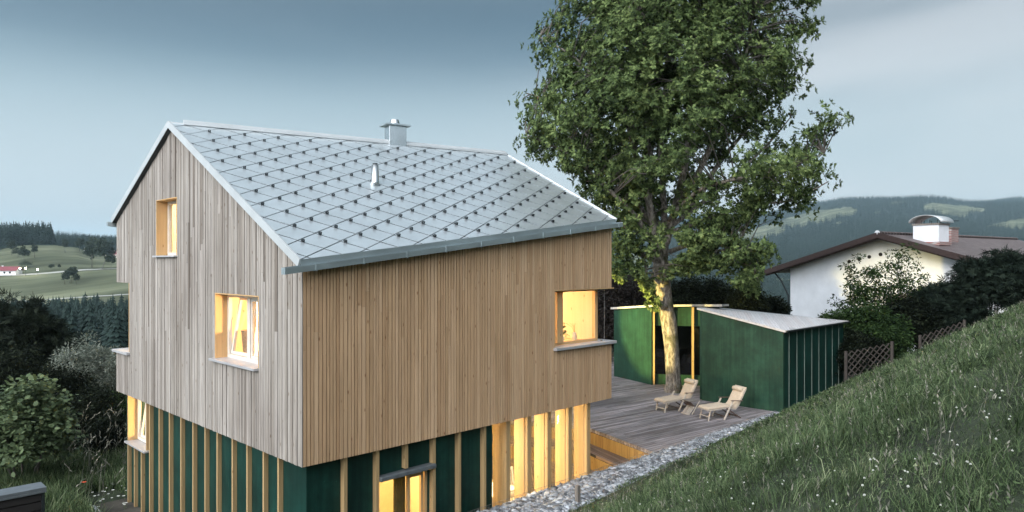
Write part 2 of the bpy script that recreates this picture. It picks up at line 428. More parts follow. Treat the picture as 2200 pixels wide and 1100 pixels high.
M_WHITE = simple('white_paint', (.75, .72, .66), rough=.5, noise=.03)
M_BRICK = None
M_SLATE = simple('slate_grey_sheet', (.17, .19, .205), rough=.4, metal=.5, noise=.1)
M_OLDWOOD = wood('old_dark_wood', [(.045, .038, .033), (.075, .066, .058)], grain=.4)
M_STRIP = simple('grey_green_strip', (.16, .20, .17), rough=.6)
M_FIN_LIT = wood('fin_spruce_lit', [(.52, .35, .16), (.60, .42, .21)], grain=.15)  # paler than the battens: lamplight painted into the fin sides
def brick(name, c1, c2, mort, bw, bh, rot=None, ms=.02):
    m, t, b = mat(name)
    tcn = N(t, 'ShaderNodeTexCoord'); mpn = N(t, 'ShaderNodeMapping')
    if rot: mpn.inputs['Rotation'].default_value = rot
    t.links.new(tcn.outputs['Object'], mpn.inputs[0])
    br = N(t, 'ShaderNodeTexBrick'); br.inputs['Scale'].default_value = 1; br.inputs['Brick Width'].default_value = bw; br.inputs['Row Height'].default_value = bh; br.inputs['Mortar Size'].default_value = ms
    br.inputs['Color1'].default_value = (*c1, 1); br.inputs['Color2'].default_value = (*c2, 1); br.inputs['Mortar'].default_value = (*mort, 1)
    t.links.new(mpn.outputs[0], br.inputs['Vector']); t.links.new(br.outputs['Color'], b.inputs['Base Color']); b.inputs['Roughness'].default_value = .85
    return m
M_BRICK = brick('red_brick', (.22, .055, .045), (.28, .08, .06), (.35, .33, .31), .24, .08, (R(90), 0, R(30)))

# bark: pale grey plates, dark fissures, moss patches
def barkmat():
    m, t, b = mat('oak_bark')
    tcn = N(t, 'ShaderNodeTexCoord'); mp_ = N(t, 'ShaderNodeMapping'); mp_.inputs['Scale'].default_value = (9, 9, 3.0); t.links.new(tcn.outputs['Object'], mp_.inputs[0])
    n1 = N(t, 'ShaderNodeTexNoise'); n1.inputs['Scale'].default_value = 1.2; n1.inputs['Detail'].default_value = 8; n1.inputs['Roughness'].default_value = .7; t.links.new(mp_.outputs[0], n1.inputs['Vector'])
    r1 = ramp(t, [(.34, (.035, .028, .022)), (.47, (.16, .14, .115)), (.62, (.36, .33, .29))]); t.links.new(n1.outputs['Fac'], r1.inputs[0])
    n2 = N(t, 'ShaderNodeTexNoise'); n2.inputs['Scale'].default_value = 1.1; n2.inputs['Detail'].default_value = 5; t.links.new(tcn.outputs['Object'], n2.inputs['Vector'])
    r2 = ramp(t, [(.5, 0.0), (.62, 1.0)]); t.links.new(n2.outputs['Fac'], r2.inputs[0])
    x = N(t, 'ShaderNodeMix', data_type='RGBA'); x.inputs['B'].default_value = (.055, .058, .022, 1)
    t.links.new(r2.outputs[0], x.inputs['Factor']); t.links.new(r1.outputs[0], x.inputs['A']); t.links.new(x.outputs['Result'], b.inputs['Base Color'])
    b.inputs['Roughness'].default_value = .9
    bp = N(t, 'ShaderNodeBump'); bp.inputs['Strength'].default_value = .9; bp.inputs['Distance'].default_value = .03; t.links.new(n1.outputs['Fac'], bp.inputs['Height']); t.links.new(bp.outputs[0], b.inputs['Normal'])
    return m
M_BARK = barkmat()
M_LIMB = simple('limb_bark', (.105, .095, .08), rough=.85, noise=.3, scale=6, bump=.4)
M_OAK = leafmat('oak_leaves', [(.22, (.010, .018, .006)), (.45, (.055, .088, .030)), (.7, (.13, .185, .065)), (.95, (.26, .33, .12))], rough=.6, spec=.14, trans=.32)
M_DKLEAF = leafmat('dark_hedge_leaves', [(.25, (.003, .005, .003)), (.65, (.009, .014, .008)), (.95, (.040, .052, .028))])
M_PURLEAF = leafmat('purple_hedge_leaves', [(.25, (.014, .011, .011)), (.6, (.030, .026, .025)), (.9, (.055, .05, .046))])
M_HAZEL = leafmat('hazel_leaves', [(.2, (.045, .07, .035)), (.6, (.10, .14, .07)), (.9, (.19, .25, .14))], rough=.4)
M_WILLOW = leafmat('willow_leaves', [(.2, (.05, .065, .05)), (.6, (.13, .155, .125)), (.9, (.30, .33, .28))])
M_YEW = leafmat('dark_conifer_needles', [(.25, (.004, .007, .005)), (.6, (.013, .020, .013)), (.9, (.042, .054, .036))], trans=.1)
M_SPRUCE = leafmat('spruce_needles', [(.25, (.005, .009, .007)), (.6, (.014, .024, .017)), (.9, (.042, .06, .042))], trans=.08)
M_BEECH = leafmat('beech_leaves', [(.2, (.018, .035, .012)), (.6, (.045, .082, .028)), (.9, (.10, .16, .055))])
M_FARTREE = leafmat('far_conifer', [(.2, (.010, .020, .018)), (.7, (.022, .038, .032))], trans=0, scale=.02)
M_FARLEAF = leafmat('far_leaves', [(.25, (.018, .028, .018)), (.8, (.045, .06, .038))], trans=0, scale=.1)
M_DKBEECH = leafmat('dark_beech_leaves', [(.2, (.010, .022, .008)), (.6, (.028, .055, .018)), (.9, (.075, .12, .04))])
M_GRASS = leafmat('grass_blades', [(.25, (.003, .007, .002)), (.40, (.020, .037, .014)), (.56, (.064, .104, .045)), (.76, (.12, .175, .075)), (.92, (.27, .31, .18))], trans=.2, scale=1.4, rough=.55, spec=.18)
M_DRY = leafmat('dry_grass', [(.2, (.10, .105, .08)), (.6, (.20, .20, .16)), (.9, (.36, .35, .29))], trans=.3)

# ------------------------------------------------------------------ ground
def sstep(a, b, x):
    t = np.clip((x - a) / (b - a), 0, 1); return t * t * (3 - 2 * t)
def G(x, y):
    x = np.asarray(x, float); y = np.asarray(y, float)
    X, Y = w2cam(x, y)
    r = np.sqrt(X * X + Y * Y)
    h = -1.0 + .0467 * x - .587 * y - 1.35 * np.exp(-(r / 5.5) ** 2)
    h = h - .30 * sstep(-.9, -2.6, y) * sstep(20, 11, x) - .10 * sstep(-.9, -2.6, y)
    h = h + .08 * (fbm(x * .35, y * .35, 3) - .45)
    k = np.maximum(0, Y - 25.0); h = h - .012 * k ** 2
    back = np.maximum(0, -Y - 2); h = h - 0.0 * back
    h = np.minimum(h, 9 + .1 * r)
    b = -1.2 + 1.05 * sstep(9, 13, x) * sstep(12, 8, y)
    b = b - .22 * np.maximum(0, y - 15) * sstep(16, 2, x - (y - 15) * .3) - .015 * np.maximum(0, y - 15)
    b = b + .08 * fbm(x * .5, y * .5, 3)
    b = b - .18 * np.maximum(0, Y - 56)
    # soft maximum
    d = h - b
    return np.where(d > .25, h, np.where(d < -.25, b, b + (d + .25) ** 2 / 1.0))
xs = np.arange(-34, 70.01, .45); ys = np.arange(-50, 62.01, .45)
gx, gy = np.meshgrid(xs, ys, indexing='ij'); gz = G(gx, gy)
# keep the ground below the cellar level under the house, decks and basket
ins = (gx > -.2) & (gx < 11.4) & (gy > -.95) & (gy < 10)
gz = np.where(ins, np.minimum(gz, -1.25), gz)
bas = (gx > 2.5) & (gx < 17.6) & (gy > -1.15 + .045 * gx * .8) & (gy <= .4)
gz = np.where(bas, np.minimum(gz, -.35), gz)
def grid_tris(nx, ny):
    i = np.arange(nx - 1)[:, None] * ny + np.arange(ny - 1)[None, :]
    i = i.ravel(); return np.stack([i, i + ny, i + ny + 1, i + 1], 1)
ground = np_mesh('ground', np.stack([gx, gy, gz], -1).reshape(-1, 3), grid_tris(len(xs), len(ys)), M_GRND, smooth=True)
tag(ground, kind='structure')

# ------------------------------------------------------------------ far terrain (real distances, metres)
DEP = [40, 60, 120, 200, 300, 400, 470, 520, 600, 700, 760, 850, 1000, 1250, 1500, 2000, 2800, 3300, 4000, 5500, 7500]
def row(*ypx): return ypx
# image row at which each depth lies, per column (setting out the relief)
TAB = {
 -900: [800, 770, 800, 790, 715, 650, 612, 590, 556, 533, 531, 533, 530, 530, 530, 520, 515, 515, 515, 520, 530],
  0:   [900, 830, 830, 770, 700, 645, 606, 584, 553, 530, 527, 533, 534, 535, 532, 520, 515, 515, 515, 520, 530],
  60:  [900, 830, 830, 770, 700, 645, 606, 583, 548, 526, 527, 535, 536, 536, 530, 520, 515, 515, 515, 520, 530],
  110: [900, 830, 830, 770, 698, 643, 604, 582, 548, 527, 529, 537, 534, 536, 530, 515, 502, 510, 515, 520, 530],
  160: [900, 830, 830, 770, 696, 640, 602, 580, 555, 532, 536, 542, 533, 537, 530, 520, 508, 514, 515, 520, 530],
  200: [900, 830, 830, 770, 693, 638, 600, 579, 562, 545, 546, 543, 533, 537, 530, 523, 515, 516, 516, 518, 525],
  260: [900, 830, 830, 770, 690, 636, 598, 578, 566, 555, 553, 550, 537, 538, 532, 524, 516, 517, 516, 510, 522],
  700: [900, 830, 830, 770, 690, 640, 610, 590, 570, 560, 555, 550, 540, 535, 528, 515, 500, 490, 490, 485, 500],
  1250:[780, 730, 760, 740, 690, 660, 640, 625, 605, 592, 588, 582, 572, 555, 540, 512, 488, 478, 476, 468, 480],
  1350:[780, 730, 760, 750, 700, 665, 645, 630, 612, 598, 590, 585, 576, 560, 545, 520, 492, 476, 474, 466, 480],
  1500:[760, 700, 740, 745, 720, 700, 690, 684, 674, 662, 654, 642, 620, 585, 560, 520, 492, 480, 474, 462, 480],
  1600:[750, 690, 720, 735, 725, 715, 706, 700, 690, 678, 668, 652, 625, 590, 562, 520, 488, 474, 470, 455, 478],
  1700:[740, 690, 710, 725, 720, 715, 706, 700, 690, 676, 664, 646, 616, 580, 550, 510, 468, 455, 457, 450, 478],
  1760:[740, 690, 710, 720, 718, 712, 704, 698, 688, 672, 660, 640, 610, 572, 540, 498, 452, 441, 446, 448, 478],
  1830:[740, 690, 710, 720, 718, 710, 702, 694, 682, 666, 654, 632, 602, 562, 532, 490, 445, 431, 440, 452, 478],
  2000:[740, 690, 710, 720, 718, 710, 700, 692, 680, 662, 650, 628, 598, 560, 530, 486, 442, 431, 440, 452, 478],
  2100:[740, 690, 710, 720, 718, 710, 700, 692, 680, 662, 650, 628, 600, 562, 534, 494, 450, 437, 440, 446, 478],
  2200:[740, 690, 710, 720, 718, 710, 700, 692, 680, 662, 650, 628, 598, 560, 530, 488, 446, 440, 432, 442, 478],
  3200:[740, 690, 710, 720, 718, 710, 700, 692, 680, 662, 650, 628, 598, 560, 530, 480, 430, 420, 430, 440, 470],
}
TC = sorted(TAB); TA = np.array([TAB[c] for c in TC], float)
def FZ(col, Y):
    col = np.asarray(col, float); Y = np.asarray(Y, float)
    ci = np.clip(np.searchsorted(TC, col) - 1, 0, len(TC) - 2); tca = np.array(TC, float)
    fc = np.clip((col - tca[ci]) / (tca[ci + 1] - tca[ci]), 0, 1); fc = fc * fc * (3 - 2 * fc)
    dp = np.array(DEP, float); di = np.clip(np.searchsorted(dp, Y) - 1, 0, len(dp) - 2)
    fd = np.clip((Y - dp[di]) / (dp[di + 1] - dp[di]), 0, 1)
    v = (TA[ci, di] * (1 - fc) + TA[ci + 1, di] * fc) * (1 - fd) + (TA[ci, di + 1] * (1 - fc) + TA[ci + 1, di + 1] * fc) * fd
    v = v + (fbm(col * .012, Y * .003, 4) - .47) * np.clip((Y - 250) / 900, 0, 1) * 14
    return CAM[2] - (v - 562) * Y / F
cols = np.concatenate([np.arange(-900, 3201, 12)]).astype(float)
deps = np.concatenate([np.geomspace(52, 300, 24), np.geomspace(310, 7400, 110)])
cc, dd = np.meshgrid(cols, deps, indexing='ij')
tx, ty = cam2w((cc - 1100) / F * dd, dd); tz = FZ(cc, dd)
# forest mask: 1 = woodland floor, 0 = meadow
def forest(col, Y):
    n = fbm(col * .012 + 3, np.log(Y) * 7.0, 4)
    f = ((Y > 950) & (n > .2)).astype(float)
    f = np.where((col > 900) & (Y > 550) & (n > .24), 1.0, f)
    for (c0, c1, y0, y1) in [(1680, 1850, 2350, 3000), (1990, 2110, 2450, 3100), (1310, 1400, 560, 1500), (1560, 1680, 2000, 2700), (2130, 2300, 1900, 2300)]:
        e = ((col - (c0 + c1) / 2) / ((c1 - c0) / 2)) ** 2 + ((Y - (y0 + y1) / 2) / ((y1 - y0) / 2)) ** 2 + (fbm(col * .03, Y * .004, 3) - .45) * 1.6
        f = np.where(e < 1, 0.0, f)
    f = np.where((col < 300) & (Y < 1000), 0.0, f)
    f = np.where((col > -900) & (col < 108 + (Y - 700) * .05) & (Y > 712 - (col < 40) * (40 - col) * 1.0) & (Y < 860), 1.0, f)
    f = np.where((col > 80) & (col < 700) & (Y > 900) & (Y < 1250), 1.0, f)
    f = np.where((col < 600) & (Y > 140) & (Y < 265) , 1.0, f)
    return f
fm = forest(cc, dd)
def terrmat():
    m, t, b = mat('far_meadow_and_wood')
    at = N(t, 'ShaderNodeAttribute'); at.attribute_name = 'mask'
    tcn = N(t, 'ShaderNodeTexCoord')
    n1 = N(t, 'ShaderNodeTexNoise'); n1.inputs['Scale'].default_value = .012; n1.inputs['Detail'].default_value = 6; n1.inputs['Distortion'].default_value = .6
    t.links.new(tcn.outputs['Object'], n1.inputs['Vector'])
    r1 = ramp(t, [(.34, (.075, .085, .052)), (.47, (.105, .118, .072)), (.53, (.125, .138, .086)), (.64, (.165, .175, .112))]); t.links.new(n1.outputs['Fac'], r1.inputs[0])
    # mown strips across the slope
    wv = N(t, 'ShaderNodeTexNoise'); wv.inputs['Scale'].default_value = 1; wv.inputs['Detail'].default_value = 3
    mp2 = N(t, 'ShaderNodeMapping'); mp2.inputs['Rotation'].default_value = (0, 0, R(-52)); mp2.inputs['Scale'].default_value = (.004, .05, .05)
    t.links.new(tcn.outputs['Object'], mp2.inputs[0]); t.links.new(mp2.outputs[0], wv.inputs['Vector'])
    r2 = ramp(t, [(.38, .72), (.5, 1.0), (.62, 1.25)]); t.links.new(wv.outputs['Fac'], r2.inputs[0])
    x = N(t, 'ShaderNodeMix', data_type='RGBA', blend_type='MULTIPLY'); x.inputs['Factor'].default_value = 1
    t.links.new(r1.outputs[0], x.inputs['A']); t.links.new(r2.outputs[0], x.inputs['B'])
    y = N(t, 'ShaderNodeMix', data_type='RGBA'); y.inputs['B'].default_value = (.018, .028, .022, 1)
    rp = ramp(t, [(.35, 0.0), (.65, 1.0)]); t.links.new(at.outputs['Fac'], rp.inputs[0])
    t.links.new(rp.outputs[0], y.inputs['Factor']); t.links.new(x.outputs['Result'], y.inputs['A']); t.links.new(y.outputs['Result'], b.inputs['Base Color'])
    b.inputs['Roughness'].default_value = 1; b.inputs['Specular IOR Level'].default_value = .1
    return m
M_TERR = terrmat()
terrain = np_mesh('hills', np.stack([tx, ty, tz], -1).reshape(-1, 3), grid_tris(len(cols), len(deps)), M_TERR, smooth=True, attr=fm.ravel())
tag(terrain, kind='structure')
# country outside the view, so that nothing ends in mid-air from another position
bk = MB(); bk.add([(-9000, -9000, -60), (9000, -9000, -60), (9000, 9000, -60), (-9000, 9000, -60)], [(0, 1, 2, 3)])
tag(bk.build('valley_floor', M_TERR), kind='structure')

# ------------------------------------------------------------------ leaf and tree builders
def T_oak():
    # lobed leaf, tip at +x, unit length
    o = [(0, 0), (.18, .05), (.28, .25), (.42, .09), (.60, .28), (.70, .07), (1, 0)]
    low = [(x, -y) for x, y in o[1:-1]]
    v = [(x, y, -.10 * abs(y) * 3 - .08 * x * x) for x, y in o] + [(x, y, -.10 * abs(y) * 3 - .08 * x * x) for x, y in low]
    v.append((.30, 0, 0)); v.append((.65, 0, 0)); a, b_ = 12, 13
    t = [(0, a, 1), (1, a, 2), (2, a, 3), (3, a, b_), (3, b_, 4), (4, b_, 5), (5, b_, 6),
         (0, 7, a), (7, 8, a), (8, 9, a), (9, b_, a), (9, 10, b_), (10, 11, b_), (11, 6, b_)]
    return np.array(v), np.array(t)
def T_leaf(w_=.5, f=.1):
    return np.array([(0, 0, 0), (.45, w_ / 2, -f), (1, 0, -f * .6), (.45, -w_ / 2, -f)]), np.array([(0, 2, 1), (0, 3, 2)])
def T_round():
    v = [(0, 0, 0), (.25, .34, -.06), (.65, .40, -.08), (1, 0, -.05), (.65, -.40, -.08), (.25, -.34, -.06)]
    return np.array(v), np.array([(0, 3, 2), (0, 2, 1), (0, 4, 3), (0, 5, 4)])
def T_spray():      # a little flat conifer spray of needles
    v = [(0, 0, 0)]; t = []
    for a, l in [(-60, .5), (-30, .75), (0, 1), (30, .75), (60, .5)]:
        i = len(v); ca, sa = math.cos(R(a)), math.sin(R(a))
        v += [(l * .5 * ca - .06 * sa, l * .5 * sa + .06 * ca, 0), (l * ca, l * sa, -.08), (l * .5 * ca + .06 * sa, l * .5 * sa - .06 * ca, 0)]
        t += [(0, i + 2, i + 1), (0, i + 1, i)]
        t[-2:] = [(0, i + 2, i + 1), (0, i + 1, i)]
    return np.array(v), np.array(t)
def leaves(cent, size, dirs, up, tv, tt):
    """cent (N,3), size (N,), dirs = leaf axis, up = leaf normal hint"""
    d = dirs / np.linalg.norm(dirs, axis=1, keepdims=True)
    s = np.cross(up, d); s /= (np.linalg.norm(s, axis=1, keepdims=True) + 1e-9)
    n = np.cross(d, s)
    V = cent[:, None, :] + size[:, None, None] * (tv[None, :, 0:1] * d[:, None] + tv[None, :, 1:2] * s[:, None] + tv[None, :, 2:3] * n[:, None])
    k = len(tv); Tt = tt[None] + (np.arange(len(cent)) * k)[:, None, None]
    return V.reshape(-1, 3), Tt.reshape(-1, 3)
def clump_leaves(cl, rad, per, size, tmpl, g, droop=.35, flat=.6, out_bias=1.0, axis=None, updir=.8):
    """leaves round cluster centres cl (K,3) with radii rad (K,)"""
    K = len(cl); idx = np.repeat(np.arange(K), per)
    n = len(idx); u = g.normal(size=(n, 3)); u /= np.linalg.norm(u, axis=1, keepdims=True)
    rr = g.random(n) ** .45
    off = u * (rr * rad[idx])[:, None] * np.array([1, 1, flat])
    c = cl[idx] + off
    d = u * np.array([1, 1, .5]) + g.normal(size=(n, 3)) * .5; d[:, 2] -= droop
    if axis is not None:
        o = c - axis; o[:, 2] *= .2; o /= (np.linalg.norm(o, axis=1, keepdims=True) + 1e-6); d += o * out_bias
    up = g.normal(size=(n, 3)) * .55; up[:, 2] += updir
    sz = size * (.6 + .8 * g.random(n))
    return leaves(c, sz, d, up, *tmpl)

def shrub(name, centre, rx, ry, h, kl, per, size, tmpl, material, label, cat, g, group=None, stems=5, flat=.7, noise=.25, droop=.2, crad=.35, wood_m=None, shell=.55, base_z=0.0, top_pow=1.0, updir=.8):
    """a bush: stems from the ground, leaf clumps through an uneven crown"""
    root = empty(name, centre, label=label, cat=cat, group=group)
    cl = []
    seed = g.random() * 50
    while len(cl) < kl:
        u = g.normal(size=3); u /= np.linalg.norm(u)
        if u[2] < -.35: continue
        a = math.atan2(u[1], u[0])
        lump = 1 + noise * 2.2 * (float(fbm(a * 1.3 + seed, u[2] * 2.2 + seed, 3)) - .47)
        r = (shell + (1 - shell) * g.random() ** .6) * lump
        z = base_z + (h - base_z) * (.5 + .5 * u[2] * r) ** top_pow if (.5 + .5 * u[2] * r) > 0 else base_z
        cl.append((u[0] * rx * r, u[1] * ry * r, z))
    cl = np.array(cl)
    rad = crad * (.6 + .7 * g.random(len(cl)))
    V, Tt = clump_leaves(cl, rad, per, size, tmpl, g, droop=droop, flat=flat, updir=updir)
    np_mesh('foliage', V, Tt, material, root)
    mb = MB()
    for k in range(stems):
        c = cl[g.integers(len(cl))]
        b = (g.normal() * rx * .12, g.normal() * ry * .12, -.3)
        mid = (b[0] * .5 + c[0] * .35, b[1] * .5 + c[1] * .35, c[2] * .5)
        mb.tube([b, mid, tuple(c)], [.02 + h * .008, .015 + h * .004, .006], 6)
    mb.build('stem', wood_m or M_LIMB, root, smooth=True)
    return root

def conifer_template(g, levels=9, arms=9):
    """one spruce of unit height: drooping tiers of jagged boughs; returns verts, tris"""
    v = []; t = []
    for l in range(levels):
        z = .06 + .90 * (l / levels) ** .95; rad = .17 * (1 - z) ** .8 + .012
        for k in range(arms):
            a = 2 * math.pi * (k + .5 * (l % 2) + g.random() * .5) / arms; rr = rad * (.7 + .5 * g.random()); wd = .34
            i = len(v)
            zt = z + .10 * (1 - z) + .02
            v += [(0, 0, zt), (rr * math.cos(a - wd) * .72, rr * math.sin(a - wd) * .72, z - .01), (rr * math.cos(a), rr * math.sin(a), z - .035), (rr * math.cos(a + wd) * .72, rr * math.sin(a + wd) * .72, z - .01)]
            t += [(i, i + 1, i + 2), (i, i + 2, i + 3)]
    i = len(v); v += [(0, 0, 1.0), (.012, 0, .9), (-.006, .01, .9), (-.006, -.01, .9)]; t += [(i, i + 1, i + 2), (i, i + 2, i + 3), (i, i + 3, i + 1)]
    i = len(v); v += [(.014, 0, -.03), (-.007, .012, -.03), (-.007, -.012, -.03), (0, 0, .5)]; t += [(i, i + 1, i + 3), (i + 1, i + 2, i + 3), (i + 2, i, i + 3)]
    return np.array(v), np.array(t)
def scatter_template(name, P, H, temps, material, g, widths=None):
    Vs = []; Ts = []; off = 0
    which = g.integers(len(temps), size=len(P))
    for w_, (tv, tt) in enumerate(temps):
        m = which == w_
        if not m.any(): continue
        p = P[m]; h = H[m]; n = len(p); a = g.random(n) * 6.283; ca, sa = np.cos(a), np.sin(a)
        wd = h * ((widths[m]) if widths is not None else (.9 + .5 * g.random(n)))
        x = tv[None, :, 0] * ca[:, None] - tv[None, :, 1] * sa[:, None]; y = tv[None, :, 0] * sa[:, None] + tv[None, :, 1] * ca[:, None]
        V = np.stack([p[:, 0:1] + x * wd[:, None], p[:, 1:2] + y * wd[:, None], p[:, 2:3] + tv[None, :, 2] * h[:, None]], -1)
        k = len(tv); T_ = tt[None] + (np.arange(n) * k)[:, None, None] + off
        Vs.append(V.reshape(-1, 3)); Ts.append(T_.reshape(-1, 3)); off += n * k
    return np_mesh(name, np.concatenate(Vs), np.concatenate(Ts), material)
gt = np.random.default_rng(77)
CON_HI = [conifer_template(gt, 15, 11) for _ in range(4)]
CON_MID = [conifer_template(gt, 8, 7) for _ in range(4)]
CON_LO = [conifer_template(gt, 4, 5) for _ in range(3)]

def forest_points(c0, c1, y0, y1, n, g, dens=True):
    col = c0 + (c1 - c0) * g.random(n)
    Y = np.sqrt(y0 ** 2 + (y1 ** 2 - y0 ** 2) * g.random(n))
    k = forest(col, Y) > .5
    col, Y = col[k], Y[k]
    x, y = cam2w((col - 1100) / F * Y, Y)
    return np.stack([x, y, FZ(col, Y)], 1), col, Y

# ================================================================== THE HOUSE
LX, LY = 8.42, 9.84
ZB = 1.65
KX, KY = .12, .523
def zR(x, y): return 5.12 + KX * x + KY * y
def ridge_y(x): return 5.80 - x * KX / KY
ZRIDGE = zR(0, 5.80)
KL = (ZRIDGE - 6.20) / (LY - 5.80)
def zL(x, y): return ZRIDGE - KL * (y - ridge_y(x))
def roofz(x, y): return min(zR(x, y), zL(x, y))
def GAB(a, b, d): return (d, a, b)
def LNG(a, b, d): return (a, d, b)
def FAR(a, b, d): return (LX - d, a, b)
def REA(a, b, d): return (a, LY - d, b)
TH = .13
top_g = lambda y: roofz(0, y) - TH
top_l = lambda x: zR(x, 0) - TH - .02
top_f = lambda y: roofz(LX, y) - TH
top_r = lambda x: zL(x, LY) - TH - .02
house = empty('house', (0, 0, 0), label='larch clad house with grey metal shingle roof, glowing windows and green batten ground floor', cat='house')

def intervals(a, b0, b1, holes):
    iv = [(b0, b1)]
    for (h0, h1, z0, z1) in holes:
        if h0 - 1e-4 <= a <= h1 + 1e-4:
            n = []
            for (p, q) in iv:
                if z0 > p: n.append((p, min(q, z0)))
                if z1 < q: n.append((max(p, z1), q))
            iv = [(p, q) for p, q in n if q - p > .01]
    return iv
def cladding(name, M, a0, a1, zb, topf, holes, wlo, whi, material, brk=(), rs=1, gap=.012, relief=.008, jl=(1.4, 4.2)):
    r = random.Random(rs); mb = MB()
    bs = sorted(set([a0, a1] + [v for h in holes for v in h[:2] if a0 < v < a1] + [v for v in brk if a0 < v < a1]))
    for s, e in zip(bs[:-1], bs[1:]):
        ws = []
        while sum(ws) < e - s: ws.append(r.choice([wlo, (wlo + whi) / 2, whi]))
        k = (e - s) / sum(ws); a = s
        for w_ in ws:
            w_ *= k; p, q = a + gap / 2, a + w_ - gap / 2; mid = (p + q) / 2
            tp, tq = topf(p), topf(q)
            for (z0, z1) in intervals(mid, zb, 99, holes):
                last = z1 > 50
                zt = min(tp, tq) if last else z1
                z = z0; d0 = r.random() * relief
                while True:
                    L = r.uniform(*jl); fin = z + L > zt - .5
                    dd_ = d0 + r.random() * .0015
                    if fin:
                        if last: mb.mbox(M, p, q, z, tp, dd_, .027, b1b=tq)
                        else: mb.mbox(M, p, q, z, z1, dd_, .027)
                        break
                    mb.mbox(M, p, q, z, z + L - .003, dd_, .027); z += L
            a += w_
    return mb.build(name, material, house)
def wall(name, M, a0, a1, zb, topf, holes, d0, d1, material, brk=(), parent=None, mem=True):
    mb = MB(); m2_ = MB()
    bs = sorted(set([a0, a1] + [v for h in holes for v in h[:2] if a0 < v < a1] + [v for v in brk if a0 < v < a1]))
    for s, e in zip(bs[:-1], bs[1:]):
        for (z0, z1) in intervals((s + e) / 2, zb, 99, holes):
            if z1 > 50: mb.mbox(M, s, e, z0, topf(s), d0 + .006, d1, b1b=topf(e)); m2_.mbox(M, s, e, z0, topf(s), d0, d0 + .004, b1b=topf(e))
            else: mb.mbox(M, s, e, z0, z1, d0 + .006, d1); m2_.mbox(M, s, e, z0, z1, d0, d0 + .004)
    if mem: m2_.build('wall_membrane', M_DARK, parent or house)
    return mb.build(name, material, parent or house)

W1 = (5.55, 6.84, 5.17, 6.48)
W2 = (1.575, 3.50, 3.10, 4.43)
NL = (8.79, LY + .1, 2.74, 4.51)
NR = (6.285, LX + .1, 3.07, 4.40)
NFa = (-.1, 1.5, 3.07, 4.40)
NRe = (-.1, 2.2, 2.74, 4.51)
FW = (5.7, 8.3, 3.03, 4.5)
ry0, ryL = 5.80, ridge_y(LX)
cladding('cladding', GAB, .0, LY, ZB, top_g, [W1, W2, NL], .056, .112, M_GABLE, brk=[ry0], rs=3, gap=.014, relief=.014)
cladding('cladding', LNG, .03, LX, ZB, top_l, [NR], .062, .088, M_LONG, rs=4, gap=.015, relief=.004)
cladding('cladding', FAR, .0, LY, ZB, top_f, [NFa, FW], .07, .105, M_LONG, brk=[ryL], rs=5)
cladding('cladding', REA, .03, LX - .03, ZB, top_r, [NRe, (5, 7, 3.0, 4.4)], .07, .105, M_LONG, rs=6)
T0, T1 = .03, .36
wall('wall', GAB, .03, LY - .03, ZB + .004, top_g, [W1, W2, NL], T0, T1, M_INT, brk=[ry0])
wall('wall', FAR, .03, LY - .03, ZB + .004, top_f, [NFa, FW], T0, T1, M_INT, brk=[ryL])
wall('wall', LNG, T1, LX - T1, ZB + .004, top_l, [NR], T0, T1, M_INT)
wall('wall', REA, T1, LX - T1, ZB + .004, top_r, [NRe, (5, 7, 3.0, 4.4)], T0, T1, M_INT)
fl = MB(); fl.box(T1 + .002, LX - T1 - .002, T1 + .002, LY - T1 - .002, ZB + .01, 1.95); fl.build('upper_floor', M_INT, house)
fl = MB(); fl.box(T1 + .002, LX - T1 - .002, T1 + .002, LY - T1 - .002, 4.62, 4.78); fl.build('attic_floor', M_INT, house)
pt = MB(); pt.box(4.0, 4.12, T1 + .004, LY - T1 - .004, 1.952, 4.618); pt.box(4.125, 8.0, 5.2, 5.3, 1.952, 4.618)
pt.box(T1 + .004, 3.998, 5.3, 5.4, 1.952, 4.618); pt.build('partition_wall', M_INT, house)

